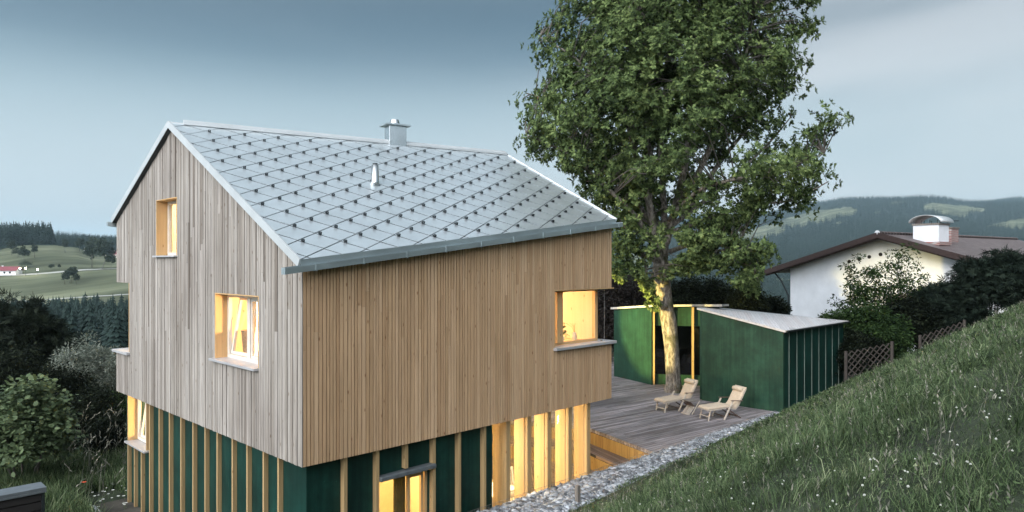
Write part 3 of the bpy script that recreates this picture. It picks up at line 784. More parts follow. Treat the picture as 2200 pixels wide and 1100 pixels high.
# roof shell and shingles
def roof_side(sign):
    zf = zR if sign > 0 else zL
    x0, x1 = -.07, LX + .07
    ye = -.06 if sign > 0 else LY + .06
    P = [(x0, ye), (x1, ye), (x1, ridge_y(x1)), (x0, ridge_y(x0))]
    p3 = [Vector((x, y, zf(x, y))) for x, y in P]
    n = (p3[1] - p3[0]).cross(p3[3] - p3[0]).normalized()
    if n.z < 0: n = -n
    mb = MB()
    mb.add([p - n * .02 for p in p3] + [p - n * (TH - .005) for p in p3], [(0, 1, 2, 3), (7, 6, 5, 4), (0, 4, 5, 1), (1, 5, 6, 2), (2, 6, 7, 3), (3, 7, 4, 0)])
    roof = mb.build('roof', M_DKMETAL, house)
    u = (p3[2] - p3[3]).normalized(); wv_ = n.cross(u)
    if wv_.z < 0: wv_ = -wv_
    o = p3[3]
    uw = [((p - o).dot(u), (p - o).dot(wv_)) for p in p3]
    # clip polygon (ccw)
    def area(q): return sum(q[i][0] * q[(i + 1) % 4][1] - q[(i + 1) % 4][0] * q[i][1] for i in range(4))
    if area(uw) < 0: uw = uw[::-1]
    def clip(poly):
        for i in range(4):
            a, b = uw[i], uw[(i + 1) % 4]; res = []
            side = lambda p: (b[0] - a[0]) * (p[1] - a[1]) - (b[1] - a[1]) * (p[0] - a[0])
            for j in range(len(poly)):
                p, q = poly[j], poly[(j + 1) % len(poly)]; sp, sq = side(p), side(q)
                if sp >= 0: res.append(p)
                if (sp >= 0) != (sq >= 0):
                    t_ = sp / (sp - sq); res.append((p[0] + (q[0] - p[0]) * t_, p[1] + (q[1] - p[1]) * t_))
            poly = res
            if len(poly) < 3: return []
        return poly
    HU, HW = .3755, .2995
    ph = Vector((.20, .505, 0)); ph.z = zf(ph.x, ph.y)
    pu, pw = (ph - o).dot(u), (ph - o).dot(wv_)
    tiles = MB(); hooks = []
    for i in range(-40, 60):
        for j in range(-40, 60):
            cu, cw = pu + (i + j) * HU, pw + (i - j) * HW          # tile's lower tip
            if cu < -1 or cu > 9.8 or cw > .5 or cw < -8: continue
            g_ = .016
            ep, eq = .027, .018
            poly = clip([(cu + (p - q) * HU, cw + (p + q) * HW) for p, q in ((ep, eq), (1 - ep, eq), (1 - ep, 1 - eq), (ep, 1 - eq))])
            if len(poly) < 3: continue
            tilt = rnd.uniform(-.0045, .0045)
            def pt3(q, base=False):
                h = -.015 if base else .001 + .012 * (1 - (q[1] - cw) / (2 * HW)) + tilt * (q[0] - cu) / HU
                return o + u * q[0] + wv_ * q[1] + n * h
            k = len(poly)
            tiles.add([pt3(q) for q in poly] + [pt3(q, True) for q in poly], [tuple(range(k))] + [(a, (a + 1) % k, k + (a + 1) % k, k + a) for a in range(k)])
            hu, hw = cu + .075, cw - .015
            hp_ = o + u * hu + wv_ * hw
            if x0 + .25 < hp_.x < x1 - .25 and hw < -.25 and ((hp_.y > ye + .2) if sign > 0 else (hp_.y < ye - .2)): hooks.append(hp_ + n * .012)
    tiles.build('shingles', M_ROOF, roof)
    if sign > 0:
        hooks.sort(key=lambda p: (p - Vector(CAM)).length)
        def hook(mb, p):
            # a bent snow-guard strap: foot plate, upright and return lip
            mb.beam(p - u * .022, p + u * .022, .08, .005, up=n)
            a = p - wv_ * .04
            for du in (-.019, .019): mb.beam(a + u * du + n * .0, a + u * du + n * .045, .010, .04, up=wv_)
            mb.beam(a - u * .025 + n * .045, a + u * .025 + n * .045, .03, .006, up=n)
        for p in hooks[:100]:
            mb = MB(); hook(mb, p); mb.build('snow_guard', M_DKMETAL, house)
        mb = MB()
        for p in hooks[100:]: hook(mb, p)
        tag(mb.build('snow_guards', M_DKMETAL, house), kind='stuff')
    return n, u
nR, uR = roof_side(1)
roof_side(-1)
# verges, eave fascias, gutters, ridge cap
def strip(name, pts, wd, ht, material, up=(0, 0, 1)):
    mb = MB()
    for a, b in zip(pts[:-1], pts[1:]): mb.beam(a, b, wd, ht, up)
    return mb.build(name, material, house)
for x, nm in ((-.075, 'verge'), (LX + .075, 'verge')):
    strip(nm, [(x, -.07, zR(x, -.07) - .045), (x, ridge_y(x), ZRIDGE - .045)], .035, .15, M_VERGE)
    strip(nm, [(x, ridge_y(x), ZRIDGE - .047), (x, LY + .07, zL(x, LY + .07) - .047)], .034, .15, M_VERGE)
for (y, zf, s) in ((-.075, zR, 1), (LY + .075, zL, -1)):
    strip('fascia', [(-.06, y, zf(-.06, y) - .06), (LX + .06, y, zf(LX + .06, y) - .06)], .02, .13, M_ZINC)
    xa, xb = (-.40, LX + .16) if s > 0 else (-.16, LX + .35)
    def gz_(x): return zf(x, y) - .135
    yo = y - s * .015
    mb = MB()
    wl = [(yo, .055), (yo, -.055), (yo - s * .13, -.055), (yo - s * .13, .045), (yo - s * .122, .045), (yo - s * .122, -.045), (yo - s * .008, -.045), (yo - s * .008, .055)]
    vs_ = [(xa, q[0], gz_(xa) + q[1]) for q in wl] + [(xb, q[0], gz_(xb) + q[1]) for q in wl]
    mb.add(vs_, [(k, (k + 1) % 8, 8 + (k + 1) % 8, 8 + k) for k in range(8)])
    for xx in (xa, xb): mb.beam((xx, yo, gz_(xx)), (xx, yo - s * .13, gz_(xx)), .006, .11)
    gut = mb.build('gutter', M_ZINC, house)
    x = xa + .55
    while x < xb - .1:
        mb = MB(); mb.box(x - .014, x + .014, min(yo - s * .138, yo - s * .128), max(yo - s * .138, yo - s * .128), gz_(x) - .062, gz_(x) + .052)
        mb.box(x - .014, x + .014, min(yo, yo - s * .138), max(yo, yo - s * .138), gz_(x) - .068, gz_(x) - .058)
        mb.build('gutter_bracket', M_ZINC, gut); x += .92
mb = MB()
rp0 = Vector((.22, ridge_y(.22), ZRIDGE)); rp1 = Vector((LX + .05, ridge_y(LX + .05), ZRIDGE))
sd = Vector((-uR.y, uR.x, 0)).normalized()
mb.add([rp0 - sd * .13 + Vector((0, 0, .005)), rp0 + Vector((0, 0, .085)), rp0 + sd * .13 + Vector((0, 0, .005)), rp0 - sd * .13 + Vector((0, 0, -.045)), rp0 + sd * .13 + Vector((0, 0, -.045)),
        rp1 - sd * .13 + Vector((0, 0, .005)), rp1 + Vector((0, 0, .085)), rp1 + sd * .13 + Vector((0, 0, .005)), rp1 - sd * .13 + Vector((0, 0, -.045)), rp1 + sd * .13 + Vector((0, 0, -.045))],
       [(0, 1, 6, 5), (1, 2, 7, 6), (0, 5, 8, 3), (2, 4, 9, 7), (0, 3, 4, 2, 1), (5, 6, 7, 9, 8), (3, 8, 9, 4)])
mb.build('ridge_cap', M_VERGE, house)
mb = MB()
c0 = Vector((-.07, ridge_y(-.07), ZRIDGE - .02)); mb.beam(c0, rp0 + Vector((0, 0, -.02)), .14, .035)
mb.build('ridge_end', M_VERGE, house)

# chimney
ch = empty('chimney_base', (0, 0, 0)); bpy.data.objects.remove(ch)
cx_, cy_ = 5.2, ridge_y(5.2) + .02
ang = math.atan2(uR.y, uR.x)
def rbox(mb, cx, cy, a, x0, x1, y0, y1, z0, z1, z1b=None, mi=0):
    ca, sa = math.cos(a), math.sin(a)
    q = [(cx + x * ca - y * sa, cy + x * sa + y * ca) for x, y in ((x0, y0), (x1, y0), (x1, y1), (x0, y1))]
    mb.hexa([(p[0], p[1], z0) for p in q] + [(p[0], p[1], z1) for p in q], mi)
mb = MB(); rbox(mb, cx_, cy_, ang, -.24, .24, -.17, .17, ZRIDGE - .3, ZRIDGE + .44)
chim = mb.build('chimney', M_STEEL, house, bevel=.008)
mb = MB(); rbox(mb, cx_, cy_, ang, -.35, .33, -.27, .27, ZRIDGE + .442, ZRIDGE + .485); mb.build('chimney_plate', M_ZINC, chim, bevel=.006)
mb = MB(); mb.tube([(cx_ - .03, cy_, ZRIDGE + .486), (cx_ - .03, cy_, ZRIDGE + .53), (cx_ - .03, cy_, ZRIDGE + .62)], [.14, .135, .105], 20); mb.build('chimney_pot', M_STEEL, chim, smooth=False)
px_, py_ = 3.07, 2.42; pz_ = zR(px_, py_)
mb = MB(); mb.tube([(px_, py_, pz_ - .02), (px_, py_, pz_ + .05), (px_, py_, pz_ + .42)], [.12, .085, .075], 20); vp = mb.build('vent_pipe', M_STEEL, house, smooth=True)
mb = MB(); mb.tube([(px_, py_, pz_ + .421), (px_, py_, pz_ + .455)], [.055, .055], 16); mb.build('pipe_cap', M_DKMETAL, vp)

# windows
def frame_rect(mb, M, a0, a1, b0, b1, fw, d0, d1, tilt=0.0):
    mb.mbox(M, a0, a0 + fw, b0, b1, d0, d1); mb.mbox(M, a1 - fw, a1, b0, b1, d0, d1)
    mb.mbox(M, a0 + fw, a1 - fw, b0, b0 + fw, d0, d1); mb.mbox(M, a0 + fw, a1 - fw, b1 - fw, b1, d0, d1)
def reveal(M, h, dd_, parent, sides='lrt', material=None):
    a0, a1, b0, b1 = h; mb = MB(); t_ = .022
    if 'l' in sides: mb.mbox(M, a0 + .001, a0 + t_, b0 + .02, b1 - .002, .004, dd_)
    if 'r' in sides: mb.mbox(M, a1 - t_, a1 - .001, b0 + .02, b1 - .002, .004, dd_)
    if 't' in sides: mb.mbox(M, a0 + t_ + .001, a1 - t_ - .001 if 'r' in sides else a1, b1 - t_, b1 - .002, .004, dd_)
    mb.build('reveal', material or M_REV, parent)
M_REV = wood('reveal_spruce', [(.52, .33, .15), (.57, .38, .19)], grain=.15, island=False)
def sill(M, a0, a1, b, d0, d1, parent, t_=.045):
    mb = MB(); mb.mbox(M, a0, a1, b - t_, b - .008, d0, d1, b1b=b - .008)
    mb.build('sill', M_SILL, parent, bevel=.004)
FD = .25
# attic window
a0, a1, b0, b1 = W1
mb = MB(); frame_rect(mb, GAB, a0 + .02, a1 - .02, b0 + .02, b1 - .02, .07, FD, FD + .07); win = mb.build('window', M_FRAME, house)
reveal(GAB, W1, FD + .1, win)
mb = MB(); mb.mbox(GAB, a0 + .08, a1 - .08, b0 + .08, b1 - .08, FD + .03, FD + .036); mb.build('pane', M_GLASS, win)
sill(GAB, a0 - .02, a1 + .04, b0 + .025, -.07, FD, win)
# gable window with a tilted casement
a0, a1, b0, b1 = W2; am = 2.50
mb = MB(); frame_rect(mb, GAB, a0 + .02, a1 - .02, b0 + .02, b1 - .02, .07, FD, FD + .07); mb.mbox(GAB, am - .06, am + .06, b0 + .09, b1 - .09, FD - .01, FD + .07)
win = mb.build('window', M_FRAME, house)
reveal(GAB, W2, FD + .1, win)
mb = MB(); frame_rect(mb, GAB, a0 + .095, am - .065, b0 + .095, b1 - .095, .05, FD + .012, FD + .06); s_ = mb.build('sash', M_FRAME, win)
mb = MB(); mb.mbox(GAB, a0 + .14, am - .11, b0 + .14, b1 - .14, FD + .03, FD + .036); mb.build('pane', M_GLASS, win)
def tilted(a, b, d): return (d + (b - b0) * .16, a, b)
mb = MB(); frame_rect(mb, tilted, am + .07, a1 - .10, b0 + .10, b1 - .10, .055, FD + .02, FD + .07); mb.build('sash', M_FRAME, win)
mb = MB(); mb.mbox(tilted, am + .12, a1 - .15, b0 + .15, b1 - .15, FD + .04, FD + .046); mb.build('pane', M_GLASS, win)
sill(GAB, a0 - .0, a1 + .09, b0 + .03, -.09, FD, win, .055)
# corner window far end of the long wall, wrapping to the far gable
def corner_post(mb, x0, x1, y0, y1, z0, z1): mb.box(x0, x1, y0, y1, z0, z1)
a0, a1, b0, b1 = NR; e = LX - FD
mb = MB()
mb.mbox(LNG, a0 + .02, e, b0 + .02, b0 + .08, FD, FD + .07); mb.mbox(LNG, a0 + .02, e, b1 - .07, b1 - .002, FD, FD + .07)
mb.mbox(LNG, a0 + .02, a0 + .08, b0 + .08, b1 - .07, FD, FD + .07)
mb.mbox(LNG, 6.60, 6.80, b0 + .081, b1 - .071, FD - .05, FD + .10)
mb.box(e - .10, e, FD - .002, FD + .10, b0 + .081, b1 - .003)
win = mb.build('window', M_REV, house)
reveal(LNG, NR, FD + .1, win, 'l'); reveal(LNG, NR, FD + .1, win, 't'); 
mb = MB(); mb.mbox(LNG, a0 + .08, 6.60, b0 + .08, b1 - .07, FD + .03, FD + .036); mb.build('pane', M_GLASS, win)
mb = MB(); mb.mbox(LNG, 6.80, e - .10, b0 + .08, b1 - .07, FD + .03, FD + .036); mb.build('pane', M_GLASS, win)
mb = MB(); mb.mbox(FAR, FD + .101, 1.499, b0 + .015, b1 - .002, FD, FD + .10); mb.build('wall', M_INT, house)
mb = MB(); mb.box(a0 - .04, LX + .09, -.09, FD, b0 - .05, b0 + .015); mb.box(LX - FD, LX + .09, FD + .001, 1.54, b0 - .05, b0 + .015); mb.build('sill', M_SILL, win, bevel=.004)
mb = MB(); mb.box(LX - .30, LX - .33 + .07, .085, .125, b0 + .02, b0 + .05)
mb.tube([(LX - .12, .14, b0 + .015), (LX - .12, .14, b1)], .006, 6); mb.build('guide_cable', M_WIRE, win)
mb = MB(); mb.box(a0 + .02, LX - .03, .03, FD, b1 - .001, b1 + .012); mb.build('soffit', M_REV, win)
# corner window on the rear-left corner
a0, a1, b0, b1 = NL; e = LY - FD
mb = MB()
mb.mbox(GAB, a0 + .02, e, b0 + .02, b0 + .09, FD, FD + .07); mb.mbox(GAB, a0 + .02, e, b1 - .07, b1 - .002, FD, FD + .07); mb.mbox(GAB, a0 + .02, a0 + .09, b0 + .09, b1 - .07, FD, FD + .07)
mb.box(FD - .002, FD + .10, e - .1, e, b0 + .021, b1 - .003)
mb.mbox(REA, FD + .1, 2.18, b0 + .02, b0 + .09, FD, FD + .07); mb.mbox(REA, FD + .1, 2.18, b1 - .07, b1 - .002, FD, FD + .07)
win = mb.build('window', M_FRAME, house)
mb = MB(); mb.mbox(GAB, a0 + .09, e - .1, b0 + .09, b1 - .07, FD + .03, FD + .036); mb.build('pane', M_GLASS, win)
mb = MB(); mb.mbox(REA, FD + .1, 2.18, b0 + .09, b1 - .07, FD + .03, FD + .036); mb.build('pane', M_GLASS, win)
reveal(GAB, NL, FD + .1, win, 'l')
mb = MB(); mb.box(-.08, FD, a0 - .06, LY + .08, b0 - .05, b0 + .012); mb.box(FD + .001, 2.24, LY - FD, LY + .08, b0 - .05, b0 + .012); mb.build('sill', M_SILL, win, bevel=.004)
mb = MB(); frame_rect(mb, FAR, 5.72, 8.28, 3.05, 4.48, .07, FD, FD + .07); win = mb.build('window', M_FRAME, house)
mb = MB(); mb.mbox(FAR, 5.79, 8.21, 3.12, 4.41, FD + .03, FD + .036); mb.build('pane', M_GLASS, win)
mb = MB(); mb.mbox(REA, 5.02, 6.98, 3.02, 4.38, FD, FD + .006); mb.build('pane', M_GLASS, win)

# ---- ground floor: green panels with spruce battens, door, deep glazed fins
ZF = -.95
g0 = .19; GX1 = 7.70; GY1 = 9.60
GW = (7.72, 9.12, .44, 1.64)                   # small window at the rear end of the gable side
DW = (1.60, 2.80, ZF, 1.04)                    # garden door on the long side
zt_ = lambda a: ZB - .002
def gpanel(name, M, a0, a1, zb, holes, d0=g0, d1=.42):
    mb = MB()
    bs = sorted(set([a0, a1] + [v for h in holes for v in h[:2] if a0 < v < a1]))
    for s, e_ in zip(bs[:-1], bs[1:]):
        for (z0, z1) in intervals((s + e_) / 2, zb, ZB - .002, holes): mb.mbox(M, s, e_, z0, z1, d0, d1)
    return mb.build(name, M_GREEN, house)
gpanel('green_wall', GAB, g0, GY1, -1.6, [GW])
gpanel('green_wall', LNG, .421, 4.50, -1.6, [DW])
mb = MB(); mb.box(.421, GX1, GY1 - .2, GY1, -1.6, ZB - .002); mb.build('green_wall', M_GREEN, house)
mb = MB(); mb.box(g0 + .24, GX1 - .1, g0 + .24, GY1 - .22, ZF - .2, ZF); mb.build('ground_floor', M_INT, house)
mb = MB(); mb.box(.0, LX, .0, LY, ZB - .03, ZB - .004); 
# soffit under the overhang is a ring so the room ceiling shows wood
mb = MB(); mb.box(.03, LX - .03, .03, LY - .03, ZB - .001, ZB + .003); mb.build('ceiling', M_INT, house)
mb = MB(); mb.box(4.42, 4.50, .43, GY1 - .21, ZF, ZB - .003); mb.box(.43, 4.41, 3.2, 3.3, ZF, ZB - .003); mb.build('partition_wall', M_INTP, house)
def batten(M, a, z0, z1, w_=.055, dep=.085):
    mb = MB(); mb.mbox(M, a - w_ / 2, a + w_ / 2, z0, z1, g0 - dep, g0 - .001); return mb.build('batten', M_BATTEN, house)
gb = [1.03, 1.60, 2.27, 2.92, 3.64, 4.25, 4.90, 5.59, 6.29, 6.95, 7.60]
for a in gb: batten(GAB, a, -1.5, ZB - .003)
for a in (8.20, 8.72): batten(GAB, a, -1.5, GW[2] - .06)
batten(GAB, 9.22, -1.5, GW[2] - .06)
for a in (.88, 1.545, 2.85, 3.50, 4.19): batten(LNG, a, -1.5, ZB - .003, .065, .115)
batten(LNG, 2.19, DW[3] + .13, ZB - .003, .065, .115)
# ground floor window at the gable side
a0, a1, b0, b1 = GW
mb = MB(); frame_rect(mb, GAB, a0 + .02, a1 - .02, b0 + .02, b1 - .005, .07, .30, .37); mb.mbox(GAB, 8.42, 8.52, b0 + .09, b1 - .075, .30, .37); win = mb.build('window', M_FRAME, house)
mb = MB(); mb.mbox(GAB, a0 + .09, 8.42, b0 + .09, b1 - .075, .33, .336); mb.build('pane', M_GLASS, win)
def tilted2(a, b, d): return (d + (b - GW[2]) * .14, a, b)
mb = MB(); frame_rect(mb, tilted2, 8.53, a1 - .1, b0 + .1, b1 - .08, .05, .33, .37); mb.build('sash', M_FRAME, win)
mb = MB(); mb.mbox(tilted2, 8.58, a1 - .15, b0 + .15, b1 - .13, .345, .35); mb.build('pane', M_GLASS, win)
mb = MB(); mb.mbox(GAB, a0 + .001, a0 + .022, b0 + .02, b1 - .003, g0 - .12, .37); mb.build('reveal', M_REV, win); mb = MB(); mb.mbox(GAB, a1 - .022, a1 - .001, b0 + .02, b1 - .003, g0 - .12, .37); mb.build('reveal', M_REV, win)
sill(GAB, a0 - .05, a1 + .05, b0 + .02, g0 - .19, .30, win, .05)
# garden door
a0, a1, b0, b1 = DW
mb = MB(); frame_rect(mb, LNG, a0, a1, b0 - .1, b1, .06, g0 + .05, g0 + .16); dr = mb.build('garden_door', M_REV, house)
mb = MB(); mb.mbox(LNG, a0 - .03, a1 + .06, b1 + .0, b1 + .012, g0 - .20, g0 - .005, b1b=b1 + .012)
mb2 = MB(); mb2.mbox(LNG, a0 - .02, a1 + .06, b1 + .01, b1 + .10, g0 - .175, g0 - .002); mb2.build('blind_housing', M_SLATE, dr, bevel=.02)
mb = MB(); frame_rect(mb, LNG, 2.34, 2.72, b0, b1 - .07, .06, g0 + .06, g0 + .12); mb.build('sash', M_REV, dr)
# open inner door leaf with a lever handle, seen through the opening
mb = MB(); mb.box(1.98, 2.03, 1.35, 2.25, ZF, 1.0); leaf = mb.build('inner_door', M_WHITE, house)
mb = MB(); mb.tube([(1.975, 1.42, .62), (1.91, 1.42, .62), (1.91, 1.56, .62)], .012, 8); mb.box(1.965, 1.979, 1.40, 1.44, .50, .70); mb.build('handle', M_STEEL, leaf)
# curtain beside the door: soft vertical folds
M_CURT = simple('olive_curtain', (.16, .14, .05), rough=.95, noise=.15, scale=3)
def curtain(p0, p1, z0, z1, material, parent, amp=.035, n=60, waves=7):
    p0, p1 = Vector(p0), Vector(p1); d = p1 - p0; nn_ = Vector((-d.y, d.x)).normalized(); mb = MB(); vs_ = []
    for k in range(n + 1):
        t_ = k / n; q = p0 + d * t_ + nn_ * amp * math.sin(t_ * waves * 6.283 + math.sin(t_ * 9))
        vs_ += [(q.x, q.y, z0), (q.x, q.y, z1)]
    mb.add(vs_, [(2 * k, 2 * k + 2, 2 * k + 3, 2 * k + 1) for k in range(n)])
    o = mb.build('curtain', material, parent, smooth=True); return o
curtain((2.22, .52), (2.52, .58), ZF + .02, 1.0, M_CURT, dr, waves=4)
# deep glazed fins at the far end of the long side, and along the far end
fx = [4.955, 5.61, 6.27, 7.0, 7.695]
for k, xr in enumerate(fx):
    mb = MB(); mb.box(xr - .115, xr - .004, .146, .52, -1.5, ZB - .003); fin = mb.build('fin', M_BATTEN if k == 0 else M_FIN_LIT, house)  # first fin in the darker unlit tone, the rest in the lit copy
    mb = MB(); mb.box(xr - .119, xr, .10, .145, -1.5, ZB - .003); mb.build('front_batten', M_BATTEN, fin)  # darker wood paints the unlit front of the fin
    if k: mb = MB(); mb.box(xr - .127, xr - .1155, .20, .222, -1.5, ZB - .004); mb.build('seal_strip', M_REV, fin)
for xa, xb in zip([4.50] + fx[:-1], [x - .16 for x in fx]):
    if xb - xa < .2: continue
    mb = MB(); mb.box(xa + .002, xb - .002, .385, .391, ZF, ZB - .003); mb.build('glazing', M_GLASS, house)
for k in range(2):
    y = 4.9 + k * 4.2
    if y > GY1 - .3: break
    mb = MB(); mb.box(GX1 - .5, GX1 - .03, y - .05, y + .05, -1.5, ZB - .003); mb.build('fin', M_BATTEN, house)
mb = MB(); mb.box(GX1 - .25, GX1 - .244, .40, GY1 - .21, ZF, ZB - .003); mb.build('glazing', M_GLASS, house)

# ---- lamps in the rooms (the light the windows give off), and an added beam on the oak
M_BULB = emis('warm_bulb', (1.0, .78, .45), 12)
M_SHADE = simple('lamp_shade', (.7, .62, .5), rough=.8, noise=.02)
def room_lamp(loc, power, label, color=(1.0, .72, .40), radius=.12, drop=.35, ztop=None):
    t_ = empty('pendant_lamp', loc, label=label, cat='lamp', group='lamps hanging in the rooms')
    zt2 = (ztop if ztop is not None else loc[2] + drop) - loc[2]
    mb = MB(); mb.tube([(0, 0, .1), (0, 0, zt2)], .005, 6); mb.build('cord', M_DARK, t_)
    mb = MB(); mb.tube([(0, 0, .11), (0, 0, .07), (0, 0, .02)], [.02, .08, .13], 20, cap=False); mb.build('lamp_shade', M_SHADE, t_, smooth=True)
    l = bpy.data.lights.new('bulb_light', 'POINT'); l.energy = power; l.color = color; l.shadow_soft_size = radius
    lo = bpy.data.objects.new('bulb', l); COL.objects.link(lo); lo.parent = t_; lo.location = (0, 0, -.12)
    return t_
room_lamp((6.2, 2.6, 4.15), 520, 'pendant lamp in the corner room behind the wrapped window', ztop=4.6)
room_lamp((2.0, 2.3, 4.0), 650, 'pendant lamp in the room behind the tilted casement', ztop=4.6)
room_lamp((1.6, 8.0, 4.0), 500, 'pendant lamp in the rear left corner room', ztop=4.6)
room_lamp((1.9, 5.6, 6.9), 800, 'pendant lamp in the attic behind the small gable window', ztop=7.4)
room_lamp((2.0, 1.3 + .8, 1.2), 500, 'pendant lamp in the hall behind the garden door', ztop=1.63, color=(1.0, .70, .26))
room_lamp((2.0, 7.4, 1.1), 700, 'pendant lamp in the room behind the ground floor gable window', ztop=1.63, color=(1.0, .76, .36))
room_lamp((4.95, 2.0, .9), 480, 'pendant lamp over the table behind the tall fins', ztop=1.63, color=(1.0, .80, .50))
room_lamp((6.7, 7.2, 3.8), 500, 'pendant lamp behind the wide window facing the oak', ztop=4.6, color=(1.0, .74, .26))
spot = empty('added_spotlight', (6.55, 7.9, 4.34), label='added unseen lamp behind the wide window, throwing warm light on the oak', cat='lamp')  # added unseen source for the warm glow on trunk and pavilion wall
mb = MB(); mb.tube([(0, 0, .03), (0, 0, .28)], .008, 8); mb.build('stem', M_DKMETAL, spot)
mb = MB(); mb.tube([(-.16, 0, 0), (-.02, 0, 0)], [.04, .055], 14); mb.build('housing', M_DKMETAL, spot)
l = bpy.data.lights.new('added_spot_beam', 'SPOT'); l.energy = 27000; l.color = (1.0, .76, .24); l.spot_size = R(23.5); l.spot_blend = .4; l.shadow_soft_size = .08
lo = bpy.data.objects.new('added_spot_beam', l); COL.objects.link(lo); lo.parent = spot
lo.rotation_euler = Vector((-1, .20, .14)).to_track_quat('Z', 'Y').to_euler()
room_lamp((6.4, 5.8, 1.0), 300, 'pendant lamp deep in the ground floor room facing the deck', ztop=1.63, color=(1.0, .68, .28))

# things in the lit rooms
def slat_chair(loc, rz, label):
    t_ = empty('garden_chair', loc, rz, label=label, cat='chair')
    mb = MB()
    for k in range(5): mb.box(-.22, .22, -.21 + k * .085, -.14 + k * .085, .42, .44)
    mb.build('seat', M_WHITE, t_)
    mb = MB(); mb.beam((-.2, .22, .44), (-.2, .34, .98), .04, .025); mb.beam((.2, .22, .44), (.2, .34, .98), .04, .025); mb.beam((-.2, .34, .95), (.2, .34, .95), .025, .07)
    mb.beam((-.2, .24, .55), (.2, .24, .55), .02, .05)
    for k in range(5): mb.beam((-.14 + k * .07, .245, .56), (-.14 + k * .07, .335, .93), .03, .012)
    mb.build('backrest', M_WHITE, t_)
    for x in (-.2, .2):
        for y in (-.19, .21):
            mb = MB(); mb.box(x - .018, x + .018, y - .018, y + .018, 0, .42); mb.build('leg', M_WHITE, t_)
    return t_
slat_chair((5.35, 1.75, ZF), R(160), 'white slatted chair behind the second tall fin, seat turned to the table')
slat_chair((6.15, 1.30, ZF), R(-20), 'white slatted chair standing low behind the third tall fin')
tb = empty('dining_table', (5.5, 1.15, ZF), label='pale table lit up between the first two tall fins', cat='table')
mb = MB(); mb.box(-.45, .45, -.38, .38, .72, .75); mb.build('tabletop', M_WHITE, tb)
for x in (-.4, .4):
    for y in (-.33, .33):
        mb = MB(); mb.box(x - .025, x + .025, y - .025, y + .025, 0, .72); mb.build('leg', M_WHITE, tb)
# bright linen blinds hung behind two gable panes
M_LINEN = leafmat('white_linen', [(.2, (.78, .74, .66)), (.8, (.84, .80, .72))], trans=.75, scale=2)
blind = empty('linen_blind', (0.42, 2.15, 3.1), label='bright linen curtain behind the right pane of the gable window', cat='curtain')
curtain((0, -.6), (0, .56), 0, 1.42, M_LINEN, blind, amp=.012, waves=3)
b2 = empty('linen_blind', (0.42, 6.40, 5.1), label='bright linen curtain behind the small attic window', cat='curtain')
curtain((0, -.85), (0, .85), 0, 1.5, M_LINEN, b2, amp=.012, waves=3)
bk_ = empty('wicker_basket', (.54, 3.13, 3.14), label='small dark wicker basket on the sill behind the tilted casement', cat='basket')
M_WICK = simple('wicker', (.22, .15, .10), rough=.8, noise=.4, scale=40, bump=.5)
mb = MB(); mb.tube([(0, 0, 0), (0, 0, .25), (0, 0, .52)], [.11, .13, .15], 14, cap=False); mb.tube([(0, 0, 0), (0, 0, .01)], [.11, .11], 14)
mb.build('body', M_WICK, bk_, smooth=True)
mb = MB(); mb.tube([(.15 * math.cos(a), .15 * math.sin(a), .52) for a in [k * 6.283 / 16 for k in range(17)]], .012, 6); mb.build('rim', M_WICK, bk_)
g = np.random.default_rng(5)
pl = empty('potted_plant', (7.35, .75, 3.10), label='leafy green potted plant inside the corner window', cat='plant')
mb = MB(); mb.box(6.3, 8.0, .37, 1.0, 3.02, 3.06); tag(mb.build('window_shelf', M_INT), 'wide spruce shelf inside the corner window', 'shelf')
mb = MB(); mb.tube([(0, 0, -.04), (0, 0, .1)], [.07, .095], 14); mb.build('pot', M_WHITE, pl)
cl = g.normal(size=(34, 3)) * np.array([.17, .10, .11]) + np.array([0, 0, .27]); V, T_ = clump_leaves(cl, np.full(34, .05), 7, .07, T_leaf(.5), g)
np_mesh('foliage', V, T_, M_HAZEL, pl)
vs2 = empty('flower_vase', (7.72, .62, 3.10), label='pale vase with a few twigs beside the plant in the corner window', cat='vase')
mb = MB(); mb.tube([(0, 0, -.04), (0, 0, .06), (0, 0, .14), (0, 0, .2)], [.04, .07, .05, .035], 14); mb.build('vase_body', M_WHITE, vs2, smooth=True)
mb = MB()
for k in range(6): mb.tube([(0, 0, .18), (g.normal() * .05, g.normal() * .05, .32), (g.normal() * .1, g.normal() * .08, .42)], .004, 4)
mb.build('twigs', M_BATTEN, vs2)

# ================================================================== DECK, STEPS, BASKET
deck = MB(); deck.prism([(10.11, -.14), (24.5, -.14), (24.5, 12.5), (9.0, 12.5), (9.3, 7.0), (10.02, 5.13), (11.14, 3.10)], -.10, 0)
deck = deck.build('deck', M_DECK); tag(deck, kind='structure')
def riser(pts, z0, z1, parent, nw=.125):
    mb = MB(); r = random.Random(8)
    for a, b in zip(pts[:-1], pts[1:]):
        a, b = Vector((*a, 0)), Vector((*b, 0)); d = b - a; L = d.length; d.normalize(); s = 0
        while s < L - .02:
            e = min(L, s + nw * r.uniform(.95, 1.05)); p, q = a + d * (s + .004), a + d * (e - .004)
            mb.beam((p.x, p.y, (z0 + z1) / 2), (q.x, q.y, (z0 + z1) / 2), .02, z1 - z0); s = e
    return mb.build('riser', M_RISER, parent)
riser([(10.095, -.14), (11.11, 3.10), (10.0, 5.10), (9.28, 7.0), (8.98, 12.4)], -.45, -.102, deck)
tread = MB(); tread.prism([(9.42, -.14), (10.09, -.14), (11.10, 3.10), (9.98, 5.10), (9.2, 7.0), (8.5, 7.0), (9.25, 4.6), (10.36, 2.65)], -.52, -.45)
tag(tread.build('step', M_TREAD), kind='structure')
rs = riser([(9.405, -.14), (10.34, 2.65), (9.23, 4.6), (8.48, 7.0)], -.9, -.522, deck)
